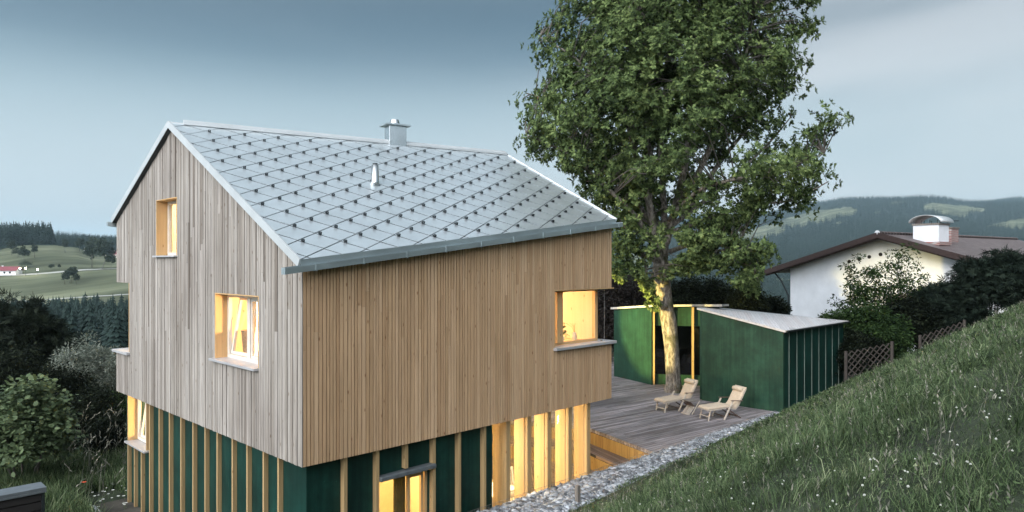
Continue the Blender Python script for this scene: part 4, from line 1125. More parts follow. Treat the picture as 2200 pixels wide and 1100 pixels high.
low = MB(); low.prism([(7.72, -.14), (9.40, -.14), (10.33, 2.65), (9.22, 4.6), (8.47, 7.0), (7.72, 9.3)], -1.0, -.9)
tag(low.build('lower_deck', M_TREAD), kind='structure')
# stone bed in its wire basket
def rocks(n_, g):
    base = []
    phi = (1 + 5 ** .5) / 2
    for s1 in (-1, 1):
        for s2 in (-1, 1): base += [(0, s1, s2 * phi), (s1, s2 * phi, 0), (s2 * phi, 0, s1)]
    base = np.array(base, float); base /= np.linalg.norm(base[0])
    ft = []
    dist = np.linalg.norm(base[:, None] - base[None], axis=2); ed = dist.copy(); ml = np.min(ed[ed > .01]) * 1.05
    for i in range(12):
        for j in range(i + 1, 12):
            for k in range(j + 1, 12):
                if dist[i, j] < ml and dist[j, k] < ml and dist[i, k] < ml:
                    nn_ = np.cross(base[j] - base[i], base[k] - base[i])
                    ft.append((i, j, k) if nn_ @ base[i] > 0 else (i, k, j))
    return base, np.array(ft)
RB, RF = rocks(0, None)
def outer_y(x): return -1.27 + .048 * (x - 3.0) + .06 * np.sin(x * 1.7)
n = 15000
sx_ = 2.2 + 15.6 * g.random(n) ** .9; fr = g.random(n)
yo_ = outer_y(sx_) - .12; sy_ = -.17 + (yo_ + .17) * fr
k = (sx_ < 17.25) | (sy_ < -.46); sx_, sy_ = sx_[k], sy_[k]; n = len(sx_)
hgt = .0 + .05 * fbm(sx_ * 1.5, sy_ * 3, 3) - .05 - .10 * np.clip(fr[k] - .75, 0, 1)
sz_ = np.where(g.random(n) < .3, .066, .044) * (.65 + .8 * g.random(n))
jit = 1 + .32 * g.normal(size=(n, 12, 1)).clip(-1.3, 1.3)
sq = np.stack([.8 + .5 * g.random(n), .7 + .5 * g.random(n), .5 + .4 * g.random(n)], 1)
a_ = g.random(n) * 6.283; ca, sa = np.cos(a_), np.sin(a_)
V = RB[None] * jit * sq[:, None, :] * sz_[:, None, None]
V = np.stack([V[..., 0] * ca[:, None] - V[..., 1] * sa[:, None], V[..., 0] * sa[:, None] + V[..., 1] * ca[:, None], V[..., 2]], -1)
V += np.stack([sx_, sy_, hgt], 1)[:, None, :]
T_ = (RF[None] + (np.arange(n) * 12)[:, None, None]).reshape(-1, 3)
stones = np_mesh('stones', V.reshape(-1, 3), T_, M_STONE)
tag(stones, 'grey broken stones filling the strip between deck and grass', 'stones', kind='stuff')
mb = MB(); mb.prism([(2.0, -.16), (17.25, -.16), (17.25, -.5), (19.5, -.55), (19.5, -.7), (2.0, -1.5)], -.5, -.07); tag(mb.build('stone_bed', M_SOIL), kind='structure')
gb_ = empty('gabion_basket', (2, -.14, 0), label='low galvanised wire basket edging the stones along the house and deck', cat='wire basket')
mb = MB()
for xx in np.arange(0, 14.9, .10): mb.beam((xx, .0, -.35), (xx, .0, .075), .004, .004, up=(0, 1, 0))
for zz in (-.3, -.2, -.1, 0, .075): mb.beam((0, .0, zz), (14.9, .0, zz), .005, .005)
mb.build('wire_panel', M_WIRE, gb_)
mb = MB()
for xx in np.arange(0, 15.1, .2): mb.beam((xx, 0, .072), (xx, -.95 + .045 * xx, .045), .004, .004)
for yy in (-.2, -.4, -.6): mb.beam((0, yy, .065), (15.0, yy + .1, .06), .004, .004)
mb.build('wire_lid', M_WIRE, gb_)
mb = MB()
for z in (.10, .02): mb.tube([(2.2, -1.28, z), (5.76, -1.02, z + .03), (8.6, -.88, z - .02), (10.5, -.78, z - .05)], .006, 5)
tag(mb.build('fence_wire', M_WIRE), 'slack wire strung along the lower side of the stones from the short grey post', 'wire')
mb = MB(); mb.box(5.70, 5.80, -1.16, -1.08, -.35, .33); tag(mb.build('wooden_post', M_GREYWOOD, bevel=.01), 'short weathered grey stake standing in the stones', 'post')

# ================================================================== GARDEN PAVILION
pav = empty('garden_pavilion', (17.31, -.41, 0), label='dark green timber garden pavilion with pale sloping roof behind the oak', cat='pavilion')
def loc_pav(o): o.location = (-17.31, .41, 0)
def pslab(name, p, q, thick, z0, z0b, zt, ztb, material, ext=None):
    """wall standing on line p-q (thickness behind it), own heights at both ends"""
    p, q = Vector((*p, 0)), Vector((*q, 0)); d = (q - p).normalized(); nn_ = Vector((-d.y, d.x, 0)) * thick
    mb = MB(); P = [p, q, q + nn_, p + nn_]
    mb.hexa([(P[0].x, P[0].y, z0), (P[1].x, P[1].y, z0b), (P[2].x, P[2].y, z0b), (P[3].x, P[3].y, z0), (P[0].x, P[0].y, zt), (P[1].x, P[1].y, ztb), (P[2].x, P[2].y, ztb), (P[3].x, P[3].y, zt)])
    o = mb.build(name, material, pav); loc_pav(o); return o
pslab('front_wall', (17.31, 2.625), (17.31, -.405), .14, .0, .0, 3.26, 2.69, M_GREENP)
sw = pslab('side_wall', (17.452, -.40), (22.66, -.40), .14, -.4, -.4, 2.68, 2.66, M_GREEN)
for px in (1694, 1711, 1727, 1743, 1758.5, 1773, 1788, 1801):
    # standing seams, evenly laid along the side
    pass
for k in range(8):
    x = 17.75 + k * .63
    mb = MB(); mb.box(x - .007, x + .007, -.418, -.401, -.3, 2.66); o = mb.build('cover_strip', M_STRIP, pav); loc_pav(o)
pslab('left_wall', (19.447, 8.183), (18.73, 5.74), .14, 0, 0, 2.93, 3.17, M_GREENP)
pslab('back_wall', (22.6, -.2), (23.0, 8.6), .14, 0, 0, 2.6, 2.9, M_GREEN)
pslab('rear_side_wall', (23.0, 8.6), (19.7, 8.2), .14, 0, 0, 2.8, 2.85, M_GREEN)
pslab('inner_wall', (17.45, 2.63), (19.9, 3.9), .14, 0, 0, 3.2, 3.2, M_GREENP)
# glazed middle between the wings
mA, mB_ = Vector((18.83, 5.78, 0)), Vector((20.30, 3.55, 0)); dm = (mB_ - mA); Lm = dm.length; dm.normalize(); nm = Vector((-dm.y, dm.x, 0))
if nm.x < 0: nm = -nm
def mpt(s, d, z): q = mA + dm * s + nm * d; return (q.x, q.y, z)
def mslab(name, s0, s1, d0, d1, z0, z1, material, parent=None):
    mb = MB(); mb.hexa([mpt(s0, d0, z0), mpt(s1, d0, z0), mpt(s1, d1, z0), mpt(s0, d1, z0), mpt(s0, d0, z1), mpt(s1, d0, z1), mpt(s1, d1, z1), mpt(s0, d1, z1)])
    o = mb.build(name, material, pav); loc_pav(o); return o
for s in (.06, .82, 1.62, 2.35): mslab('post', s - .045, s + .045, -.06, .08, 0, 3.2, M_BATTEN)
mslab('transom_panel', 0, Lm, .09, .14, 2.42, 3.2, M_GREENP)
mslab('plinth_panel', 0, Lm, .09, .14, 0, .42, M_GREENP)
mslab('glazing', 0, Lm, .11, .12, .43, 2.41, M_DGLASS)
mb = MB(); mb.prism([(17.5, -.2), (22.6, -.2), (23, 8.5), (19.6, 8.1), (18.95, 5.8), (20.2, 3.9), (17.5, 2.6)], .002, .03); o = mb.build('floor', M_DARK, pav); loc_pav(o)
lmp = empty('table_lamp', (20.4, 4.9, .03), label='small white lamp just visible behind the dark pavilion glass', cat='lamp')
mb = MB(); mb.tube([(0, 0, 0), (0, 0, .8)], .02, 8); mb.build('stand', M_WHITE, lmp)
mb = MB(); mb.tube([(0, 0, .8), (0, 0, 1.05)], [.14, .10], 16, cap=False); mb.build('lamp_shade', M_WHITE, lmp)
M_PROOF = planks('pavilion_roof_sheet', [(.58, .56, .56), (.66, .65, .65), (.62, .58, .57), (.68, .68, .69)], R(-32), .11, length=9, groove=.003, streak=.12, patch=.88, rough=.42)
M_PALE = simple('pale_fascia', (.50, .48, .44), rough=.6, noise=.1, scale=4)
def roofslab(name, P, th, material, edge):
    mb = MB(); k = len(P); mb.add([(*p,) for p in P] + [(p[0], p[1], p[2] - th) for p in P], [tuple(range(k)), tuple(range(2 * k - 1, k - 1, -1))], 0)
    mb.add([(*p,) for p in P] + [(p[0], p[1], p[2] - th) for p in P], [(i, (i + 1) % k, k + (i + 1) % k, k + i) for i in range(k)], 1)
    o = mb.build(name, [material, edge], pav); loc_pav(o); return o
roofslab('roof', [(17.22, 2.78, 3.37), (17.20, -.52, 2.765), (22.9, -.52, 2.745), (22.35, 5.0, 3.06)], .07, M_PROOF, M_PALE)
roofslab('roof', [(18.62, 5.62, 3.285), (19.36, 8.30, 3.03), (23.1, 8.75, 2.95), (22.4, 5.05, 3.13), (20.3, 3.15, 3.36), (18.35, 2.4, 3.46), (19.55, 4.2, 3.33)], .085, M_PROOF, M_PALE)
mb = MB(); mb.beam((17.25, -.56, 2.73), (22.85, -.56, 2.71), .06, .05); o = mb.build('gutter', M_DKMETAL, pav); loc_pav(o)

# ================================================================== LOUNGERS
def lounger(loc, rz, label):
    t_ = empty('steamer_lounger', loc, rz, label=label, cat='lounger', group='cushioned loungers on the deck')
    prof = [(0, .37), (.35, .385), (.74, .41), (.92, .37), (1.08, .345), (1.20, .46), (1.34, .70), (1.50, .98)]
    # frame rails and slats
    for y in (-.25, .25):
        mb = MB()
        for a, b in zip(prof[:-1], prof[1:]): mb.beam((a[0], y, a[1] - .04), (b[0], y, b[1] - .04), .03, .035)
        mb.build('side_rail', M_TEAK, t_)
    mb = MB()
    for i in range(24):
        s = i / 23 * (len(prof) - 1.001); k = int(s); f = s - k; a, b = prof[k], prof[k + 1]
        x, z = a[0] + (b[0] - a[0]) * f, a[1] + (b[1] - a[1]) * f
        mb.beam((x, -.24, z - .03), (x, .24, z - .03), .035, .01)
    mb.build('slats', M_TEAK, t_)
    # quilted cushion
    nu, nv = 60, 20; top = []; bot = []
    for i in range(nu + 1):
        s = i / nu * (len(prof) - 1.001); k = int(s); f = s - k
        a, b = prof[k], prof[k + 1]; x, z = a[0] + (b[0] - a[0]) * f, a[1] + (b[1] - a[1]) * f
        p0_, p1_ = prof[max(k - 1, 0)], prof[min(k + 2, len(prof) - 1)]
        dx, dz = b[0] - a[0], b[1] - a[1]; l = math.hypot(dx, dz); nx_, nz_ = -dz / l, dx / l
        for j in range(nv + 1):
            y = -.27 + .54 * j / nv
            q = .016 * abs(math.sin(i / nu * math.pi * 9)) ** .5 * abs(math.sin(j / nv * math.pi * 3)) ** .5
            edge = min(1, j / 1.5, (nv - j) / 1.5, i / 1.5, (nu - i) / 1.5) ** .5
            h = (.045 + q) * max(edge, 0)
            top.append((x + nx_ * h, y, z + nz_ * h)); bot.append((x - nx_ * .012, y, z - nz_ * .012))
    W_ = nv + 1; nt_ = len(top); mb = MB(); fs = []
    for i in range(nu):
        for j in range(nv):
            a = i * W_ + j; fs += [(a, a + W_, a + W_ + 1, a + 1), (nt_ + a, nt_ + a + 1, nt_ + a + W_ + 1, nt_ + a + W_)]
    for i in range(nu): fs += [(i * W_, nt_ + i * W_, nt_ + (i + 1) * W_, (i + 1) * W_), (i * W_ + nv, (i + 1) * W_ + nv, nt_ + (i + 1) * W_ + nv, nt_ + i * W_ + nv)]
    for j in range(nv): fs += [(j, j + 1, nt_ + j + 1, nt_ + j), (nu * W_ + j, nt_ + nu * W_ + j, nt_ + nu * W_ + j + 1, nu * W_ + j + 1)]
    mb.add(top + bot, fs); cu = mb.build('cushion', M_CUSH, t_, smooth=True)
    mb = MB(); pc = (1.38, .90); pts = [(pc[0], y, pc[1]) for y in (-.23, -.22, -.1, 0, .1, .22, .23)]
    mb.tube(pts, [.04, .068, .074, .076, .074, .068, .04], 16); mb.build('head_pillow', M_CUSH, t_, smooth=True)
    # legs
    for y in (-.22, .22):
        mb = MB(); mb.beam((.14, y, .35), (.06, y, 0), .03, .035, up=(0, 1, 0)); mb.build('leg', M_TEAK, t_)
    mb = MB(); mb.beam((.09, -.22, .12), (.09, .22, .12), .025, .03); mb.build('crossbar', M_TEAK, t_)
    for y in (-.30, .30):
        mb = MB(); mb.beam((.94, y, .58), (.60, y, 0), .032, .05, up=(0, 1, 0)); mb.build('leg', M_TEAK, t_)
        mb = MB(); mb.beam((.72, y * .9, .36), (1.28, y * .9, 0), .03, .045, up=(0, 1, 0)); mb.build('leg', M_DTEAK, t_)
        mb = MB(); mb.beam((.86, y * 1.05, .60), (1.30, y * 1.05, .57), .06, .022); mb.build('armrest', M_DTEAK, t_, bevel=.006)
    mb = MB(); mb.beam((1.22, -.27, .05), (1.22, .27, .05), .025, .03); mb.beam((.66, -.3, .1), (.66, .3, .1), .025, .03); mb.build('stretcher', M_DTEAK, t_)
    return t_
lounger((14.53, 2.63, 0), R(-16), 'cream cushioned steamer lounger nearer the tree trunk, left of the little slatted table')
lounger((14.50, 0.98, 0), R(-24), 'cream cushioned steamer lounger nearer the grass, right of the little slatted table')
ft = empty('folding_table', (14.80, 1.78, 0), R(-20), label='small folding slatted teak table between the two loungers', cat='table')
mb = MB()
for k in range(7): mb.beam((.0, -.17 + k * .056, .02), (.22, -.17 + k * .056, .26), .022, .016)
mb.beam((.0, -.19, .02), (.0, .19, .02), .05, .03); mb.build('slatted_panel', M_TEAK, ft)
mb = MB()
for k in range(7): mb.beam((.22, -.17 + k * .056, .265), (.06, -.17 + k * .056, .44), .022, .016)
mb.build('slatted_panel', M_DTEAK, ft)
mb = MB(); mb.box(.02, .40, -.2, .2, .44, .465); mb.build('tabletop', M_GREYWOOD, ft)
for y in (-.2, .2):
    mb = MB(); mb.beam((.10, y, .02), (.42, y, .45), .02, .03, up=(0, 1, 0)); mb.build('leg', M_TEAK, ft)

# ================================================================== THE OAK
TX, TY = 18.0, 4.30
TXc, TYc = w2cam(TX, TY)
def tp(px, py, dd_=0.0):
    """point of the tree: column and row measured on the photo at the trunk's distance, plus depth offset"""
    return Vector(pxw(px, TYc + dd_, py))
oak = empty('oak_tree', (TX, TY, 0), label='tall broad oak with pale forked trunk rising through the deck', cat='tree')
g = np.random.default_rng(21)
def rel(p): return (p[0] - TX, p[1] - TY, p[2])
def smooth_path(pts, rad, n=5):
    P = [np.array(p) for p in pts]; out_ = []; ro = []
    for i in range(len(P) - 1):
        p0_ = P[max(i - 1, 0)]; p1_ = P[i]; p2 = P[i + 1]; p3 = P[min(i + 2, len(P) - 1)]
        for k in range(n):
            t_ = k / n
            out_.append(.5 * ((2 * p1_) + (-p0_ + p2) * t_ + (2 * p0_ - 5 * p1_ + 4 * p2 - p3) * t_ ** 2 + (-p0_ + 3 * p1_ - 3 * p2 + p3) * t_ ** 3)); ro.append(rad[i] * (1 - t_) + rad[i + 1] * t_)
    out_.append(P[-1]); ro.append(rad[-1]); return out_, ro
mb = MB(); limb_pts = []
trunk = [tp(1447, 850), tp(1446, 838), tp(1446, 815), tp(1444, 760), tp(1438, 700), tp(1428, 640), tp(1422, 590), tp(1420, 560)]
p_, r_ = smooth_path([rel(q) for q in trunk], [.45, .34, .29, .275, .285, .285, .32, .31])
def bumpy_tube(mb, pts, rad, n, amp):
    base = len(mb.v); mb.tube(pts, rad, n)
    for i in range(base, len(mb.v)):
        v = mb.v[i]; ring = (i - base) // n
        c = pts[min(ring, len(pts) - 1)]; dx, dy = v[0] - c[0], v[1] - c[1]; a = math.atan2(dy, dx)
        k = 1 + amp * (float(fbm(a * 1.6 + 9, v[2] * 1.1, 3)) - .47) * 2 + amp * .35 * math.sin(a * 5 + v[2])
        mb.v[i] = (c[0] + dx * k, c[1] + dy * k, v[2])
bumpy_tube(mb, p_, r_, 20, .16)
mb.build('trunk', M_BARK, oak, smooth=True)
limbs = [
 ([(1420, 572, 0), (1430, 520, .3), (1450, 450, .6), (1470, 360, .6), (1482, 260, .8), (1490, 150, .6), (1500, 20, .4), (1510, -120, .3)], [.24, .19, .16, .14, .11, .09, .06, .03]),
 ([(1420, 575, 0), (1408, 520, -.4), (1395, 440, -.8), (1370, 350, -1.0), (1345, 250, -1.2), (1318, 130, -1.2), (1300, 20, -1)], [.22, .17, .14, .11, .09, .06, .03]),
 ([(1395, 440, -.8), (1400, 340, -.6), (1370, 220, -.4), (1375, 100, -.2), (1380, -60, 0)], [.10, .09, .07, .05, .03]),
 ([(1370, 350, -1.0), (1352, 200, -1.6), (1355, 80, -1.8), (1350, -40, -1.6)], [.07, .06, .05, .02]),
 ([(1430, 520, .3), (1425, 420, 1.2), (1420, 300, 1.8), (1430, 180, 2.0), (1440, 30, 1.8), (1440, -140, 1.4)], [.15, .12, .10, .08, .05, .02]),
 ([(1450, 450, .6), (1490, 390, -.6), (1520, 330, -1.2), (1560, 240, -1.8), (1600, 130, -2.0), (1620, 20, -1.8)], [.13, .12, .10, .08, .05, .02]),
 ([(1450, 460, .6), (1500, 425, .9), (1545, 350, 1.4), (1610, 270, 2.0), (1680, 170, 2.2)], [.13, .11, .09, .06, .02]),
 ([(1440, 470, .3), (1500, 410, -1.6), (1580, 385, -2.6), (1680, 365, -2.6), (1770, 330, -2.2)], [.10, .08, .06, .04, .02]),
 ([(1440, 500, .2), (1520, 470, .8), (1610, 440, 1.0), (1700, 430, .8), (1780, 390, .6)], [.10, .08, .06, .04, .02]),
 ([(1410, 545, -.2), (1370, 470, -1.4), (1300, 400, -2.0), (1220, 330, -2.0), (1130, 290, -1.6)], [.12, .09, .07, .05, .02]),
 ([(1400, 480, -.6), (1330, 380, .4), (1260, 290, 1.0), (1180, 220, 1.2), (1130, 200, 1.0)], [.10, .07, .05, .04, .02]),
 ([(1345, 250, -1.2), (1290, 180, -1.8), (1230, 120, -1.8), (1160, 80, -1.4)], [.07, .05, .04, .02]),
 ([(1430, 660, -.2), (1405, 640, -.6), (1388, 600, -.9), (1385, 560, -1.0), (1350, 530, -1.2)], [.13, .09, .07, .05, .02]),
 ([(1415, 560, -.3), (1385, 550, -.9), (1350, 500, -1.5), (1325, 460, -1.8)], [.10, .08, .05, .02]),
 ([(1440, 540, .0), (1510, 520, -1.4), (1580, 540, -2.0), (1630, 600, -2.0)], [.10, .07, .05, .02]),
 ([(1430, 520, .3), (1390, 430, 2.6), (1300, 330, 3.6), (1240, 220, 3.6)], [.10, .08, .06, .02]),
 ([(1450, 480, .3), (1540, 410, 3.0), (1640, 320, 3.8), (1700, 250, 3.6)], [.10, .08, .05, .02]),
]
mb = MB()
for pts, rad in limbs:
    p_, r_ = smooth_path([rel(tp(*q)) for q in pts], rad, 4); mb.tube(p_, r_, 9)
    limb_pts += [(np.array(q), rr) for q, rr in zip(p_[2:], r_[2:])]
mb.build('limbs', M_BARK, oak, smooth=True)
LP = np.array([q for q, _ in limb_pts])
# crown outline: (row, left column, right column) at the trunk's distance
PROF = [(-290, 1400, 1490), (-220, 1320, 1600), (-120, 1240, 1690), (0, 1190, 1755), (50, 1150, 1768), (95, 1130, 1755), (140, 1165, 1745), (180, 1128, 1742), (215, 1118, 1745), (250, 1108, 1770), (285, 1098, 1822), (320, 1112, 1800), (360, 1175, 1795), (400, 1215, 1805), (430, 1262, 1745), (465, 1310, 1700), (500, 1335, 1610)]
pr = np.array(PROF, float)
scl = TYc / F
zz_ = CAM[2] - (pr[:, 0] - 562) * scl; Lx = (1445 - pr[:, 1]) * scl; Rx = (pr[:, 2] - 1445) * scl
o_ = np.argsort(zz_); zz_, Lx, Rx = zz_[o_], Lx[o_], Rx[o_]
cl = []; hid = math.sqrt(.5)
while len(cl) < 1620:
    z = zz_[0] + (zz_[-1] - zz_[0]) * g.random(); a = g.random() * 6.283
    l = np.interp(z, zz_, Lx); r = np.interp(z, zz_, Rx)
    ext = (r * .955 if math.cos(a) > 0 else l); dep_ = (l + r) / 2 * .92
    rho = (g.random() ** .42)
    if g.random() > (l + r) / 14: continue
    if rho < .5 and z < 8.0 and g.random() < .75: continue
    X = math.cos(a) * ext * rho * .965; Yd = math.sin(a) * dep_ * rho
    wx, wy = (X + Yd) * hid, (Yd - X) * hid
    if float(fbm(wx * .42 + 20, wy * .42 + z * .50, 3)) < .375: continue
    cl.append((wx + 1445 * 0, wy, z))
cl = np.array(cl)
# the crown's axis stands a little left of the trunk foot
off = rel(tp(1445, 500)); cl[:, 0] += off[0]; cl[:, 1] += off[1]
extra = []
for q, rr in limb_pts:
    if .025 < rr < .085 and q[2] > 5.5:
        for _ in range(2): extra.append(q + g.normal(size=3) * np.array([.45, .45, .3]))
cl = np.concatenate([cl, np.array(extra)])
rad = .36 + .26 * g.random(len(cl))
lowc = [(1345, 500, -1.8), (1335, 525, -1.6), (1325, 545, -1.4), (1318, 575, -1.2), (1330, 595, -1.0), (1360, 520, -1.6), (1375, 535, -1.3), (1385, 500, -1.8), (1350, 560, -1.2), (1380, 565, -1.3), (1372, 590, -1.3), (1385, 605, -1.1), (1395, 620, -.9), (1402, 640, -.8), (1365, 575, -1.3), (1392, 592, -.9), (1408, 655, -.7), (1412, 520, -1.8), (1330, 480, -1.5), (1400, 540, -1.9)]
droop_c = []
for k in range(66):
    t_ = g.random(); droop_c.append((1470 + 160 * t_ + g.normal() * 26, 500 + 20 * math.sin(t_ * 3) + 75 * t_ ** 1.5 + g.normal() * 22, -1.8 + g.normal() * .9))
for k in range(16): droop_c.append((1480 + g.normal() * 22, 555 + abs(g.normal()) * 18, -1.6 + g.normal() * .4))
ex_ = np.array([rel(tp(*q)) for q in lowc + droop_c]); er = np.concatenate([np.full(len(lowc), .30), np.full(len(droop_c), .38)])
cl = np.concatenate([cl, ex_]); rad = np.concatenate([rad, er])
mb = MB()
dmat = ((cl[:, None] - LP[None]) ** 2).sum(2) + 1.5 * np.maximum(0, LP[None, :, 2] - cl[:, None, 2] + .3) ** 2
near = dmat.argmin(1)
for c, k in zip(cl, near):
    a = LP[k]; m_ = a * .45 + c * .55 + np.array([0, 0, .12 * np.linalg.norm(c - a)]) + g.normal(size=3) * .08
    mb.tube([a, m_, c], [.028, .018, .006], 5, cap=False)
tw = mb.build('twigs', M_LIMB, oak, smooth=True)
nr = 14; lf = 7
ci = np.repeat(np.arange(len(cl)), nr); u = g.normal(size=(len(ci), 3)); u /= np.linalg.norm(u, axis=1, keepdims=True)
tipc = cl[ci] + u * (rad[ci] * g.random(len(ci)) ** .4)[:, None] * np.array([1, 1, .7])
ax = u * .7 + g.normal(size=u.shape) * .25; outw = cl[ci] - np.array([0, 0, 8.0]); outw[:, 2] *= .25; outw /= np.linalg.norm(outw, axis=1, keepdims=True); ax = ax + outw * .8; ax[:, 2] += .15
ax /= np.linalg.norm(ax, axis=1, keepdims=True)
li = np.repeat(np.arange(len(tipc)), lf); e1 = np.cross(ax, np.array([.2, .3, .93])); e1 /= np.linalg.norm(e1, axis=1, keepdims=True); e2 = np.cross(ax, e1)
th = np.tile(np.arange(lf) * 2.4, len(tipc)) + np.repeat(g.random(len(tipc)) * 6.28, lf) + g.normal(size=len(li)) * .25
dd2 = e1[li] * np.cos(th)[:, None] + e2[li] * np.sin(th)[:, None] + ax[li] * (.35 + .25 * g.random(len(li)))[:, None]; dd2[:, 2] -= .30
up2 = ax[li] + np.array([0, 0, .5]) + g.normal(size=(len(li), 3)) * .25
V, T_ = leaves(tipc[li], .18 * (.65 + .6 * g.random(len(li))), dd2, up2, *T_oak())
np_mesh('foliage', V, T_, M_OAK, oak)

# ================================================================== GRASS SLOPE
g = np.random.default_rng(99)
def blades(P, H, Wd, lean, g, curve=.5):
    """P (n,3) feet, H heights, Wd widths, lean (n,2) lean vector; returns verts, tris"""
    n = len(P); a = g.random(n) * 6.283; sx = np.cos(a) * Wd / 2; sy = np.sin(a) * Wd / 2
    l = lean * H[:, None]
    m = np.stack([P[:, 0] + l[:, 0] * .35, P[:, 1] + l[:, 1] * .35, P[:, 2] + H * .58], 1)
    t_ = np.stack([P[:, 0] + l[:, 0], P[:, 1] + l[:, 1], P[:, 2] + H * (1 - curve * np.minimum(1, (lean ** 2).sum(1)))], 1)
    s = np.stack([sx, sy, np.zeros(n)], 1)
    V = np.stack([P - s, P + s, m - s * .8, m + s * .8, t_], 1).reshape(-1, 3)
    T_ = np.array([(0, 1, 3), (0, 3, 2), (2, 3, 4)])
    return V, (T_[None] + (np.arange(n) * 5)[:, None, None]).reshape(-1, 3)
def slope_points(n, y0, y1, p=1.0, k0=-.12, k1=.86):
    Y = y0 + (y1 - y0) * g.random(n) ** p; X = Y * (k0 + (k1 - k0) * g.random(n))
    x, y = cam2w(X, Y)
    ok = (y < outer_y(np.minimum(x, 17.4)) + .02 - .12 * (x < 17) + .35 * (g.random(n) - .5) * (x < 17.2)) | ((x > 17.3) & (y < -.50))
    x, y, Y = x[ok], y[ok], Y[ok]
    z = G(x, y)
    ok = z > -.25
    return np.stack([x, y, z - .02], 1)[ok], Y[ok]
P, Y = slope_points(400000, 1.4, 34, 1.05)
Pa, Ya = slope_points(90000, .8, 34, 1.05, .86, 1.75)
Pb, Yb = slope_points(30000, 1.2, 16, .8, -.6, -.12)
n_ = 22000; ra = 3.2 * np.sqrt(g.random(n_)); aa = g.random(n_) * 6.283; xa, ya = CAM[0] + 1.2 + ra * np.cos(aa), CAM[1] + ra * np.sin(aa)
Pc = np.stack([xa, ya, G(xa, ya) - .02], 1); Yc = np.full(n_, 3.0)
k = np.linalg.norm(Pc[:, :2] - np.array(CAM[:2]), axis=1) > .0; Pc, Yc = Pc[k], Yc[k]
P = np.concatenate([P, Pa, Pb, Pc]); Y = np.concatenate([Y, Ya, Yb, Yc])
n = len(P); cn = fbm(P[:, 0] * .9, P[:, 1] * .9, 4); cn2 = vnoise(P[:, 0] * 3.1 + 7, P[:, 1] * 3.1)
H = (.05 + .16 * cn * cn2 + .10 * cn2 ** 3) * (.4 + 1.1 * g.random(n))
edge = np.clip((outer_y(P[:, 0]) - P[:, 1]) / 1.1, .5, 1); H *= edge
ang_ = 6.283 * fbm(P[:, 0] * .45 + 9, P[:, 1] * .45, 3) * 2
lean = np.stack([np.cos(ang_), np.sin(ang_)], 1) * (.25 + .4 * g.random(n))[:, None] + g.normal(size=(n, 2)) * .75
Wd = np.maximum(.0038, Y * .0006) * (.7 + .8 * g.random(n))
V1, T1_ = blades(P, H, Wd, lean, g)
# longer bent tufts
P, Y = slope_points(60000, 1.6, 32, 1.1)
k = fbm(P[:, 0] * 1.7 + 31, P[:, 1] * 1.7, 3) > .52
P, Y = P[k], Y[k]; n = len(P)
H2 = .11 + .24 * g.random(n); H2 *= np.clip((outer_y(P[:, 0]) - P[:, 1]) / 1.8, .1, 1); an = 6.283 * vnoise(P[:, 0] * 1.3, P[:, 1] * 1.3) * 2
lean = np.stack([np.cos(an), np.sin(an)], 1) * (.5 + .6 * g.random(n))[:, None] + g.normal(size=(n, 2)) * .2
V2, T2_ = blades(P, H2, np.maximum(.005, Y * .0008) * (.8 + .7 * g.random(n)), lean, g, .45)
# clover and plantain leaves low in the sward
P, Y = slope_points(60000, 1.6, 26, 1.0)
k = fbm(P[:, 0] * 1.1 + 51, P[:, 1] * 1.1, 3) > .47
P, Y = P[k], Y[k]; n = len(P); P[:, 2] += .04 + .08 * g.random(n)
d = g.normal(size=(n, 3)); d[:, 2] *= .25; up = g.normal(size=(n, 3)) * .35; up[:, 2] += 1
V3, T3_ = leaves(P, np.maximum(.018, Y * .0022) * (.7 + .9 * g.random(n)), d, up, *T_round())
VV = np.concatenate([V1, V2, V3]); TT = np.concatenate([T1_, T2_ + len(V1), T3_ + len(V1) + len(V2)])
tag(np_mesh('grass', VV, TT, M_GRASS), 'thick uneven grass with low clover leaves covering the slope', 'grass', kind='stuff')
# dry stalks with seed heads
P, Y = slope_points(2000, 2.0, 26, 1.0); n = len(P)
H4 = (.16 + .20 * g.random(n)) * np.clip(1.25 - Y / 40, .5, 1); lean = g.normal(size=(n, 2)) * .35
H4 *= np.clip((outer_y(P[:, 0]) - P[:, 1]) / 1.4, .3, 1)
V4, T4_ = blades(P, H4, np.maximum(.0022, Y * .00035), lean, g, .3)
tips = V4.reshape(-1, 5, 3)[:, 4]
d = np.concatenate([lean, np.full((n, 1), .8)], 1)
V5, T5_ = leaves(np.repeat(tips, 3, 0) - np.tile(np.array([[0, 0, .0], [0, 0, .03], [0, 0, .055]]), (n, 1)), np.full(3 * n, .04) + np.repeat(Y, 3) * .0006, np.repeat(d, 3, 0) + g.normal(size=(3 * n, 3)) * .25, g.normal(size=(3 * n, 3)), *T_leaf(.28))
tag(np_mesh('dry_stalks', np.concatenate([V4, V5]), np.concatenate([T4_, T5_ + len(V4)]), M_DRY), 'thin dry grass stalks with seed heads over the slope', 'grass', kind='stuff')

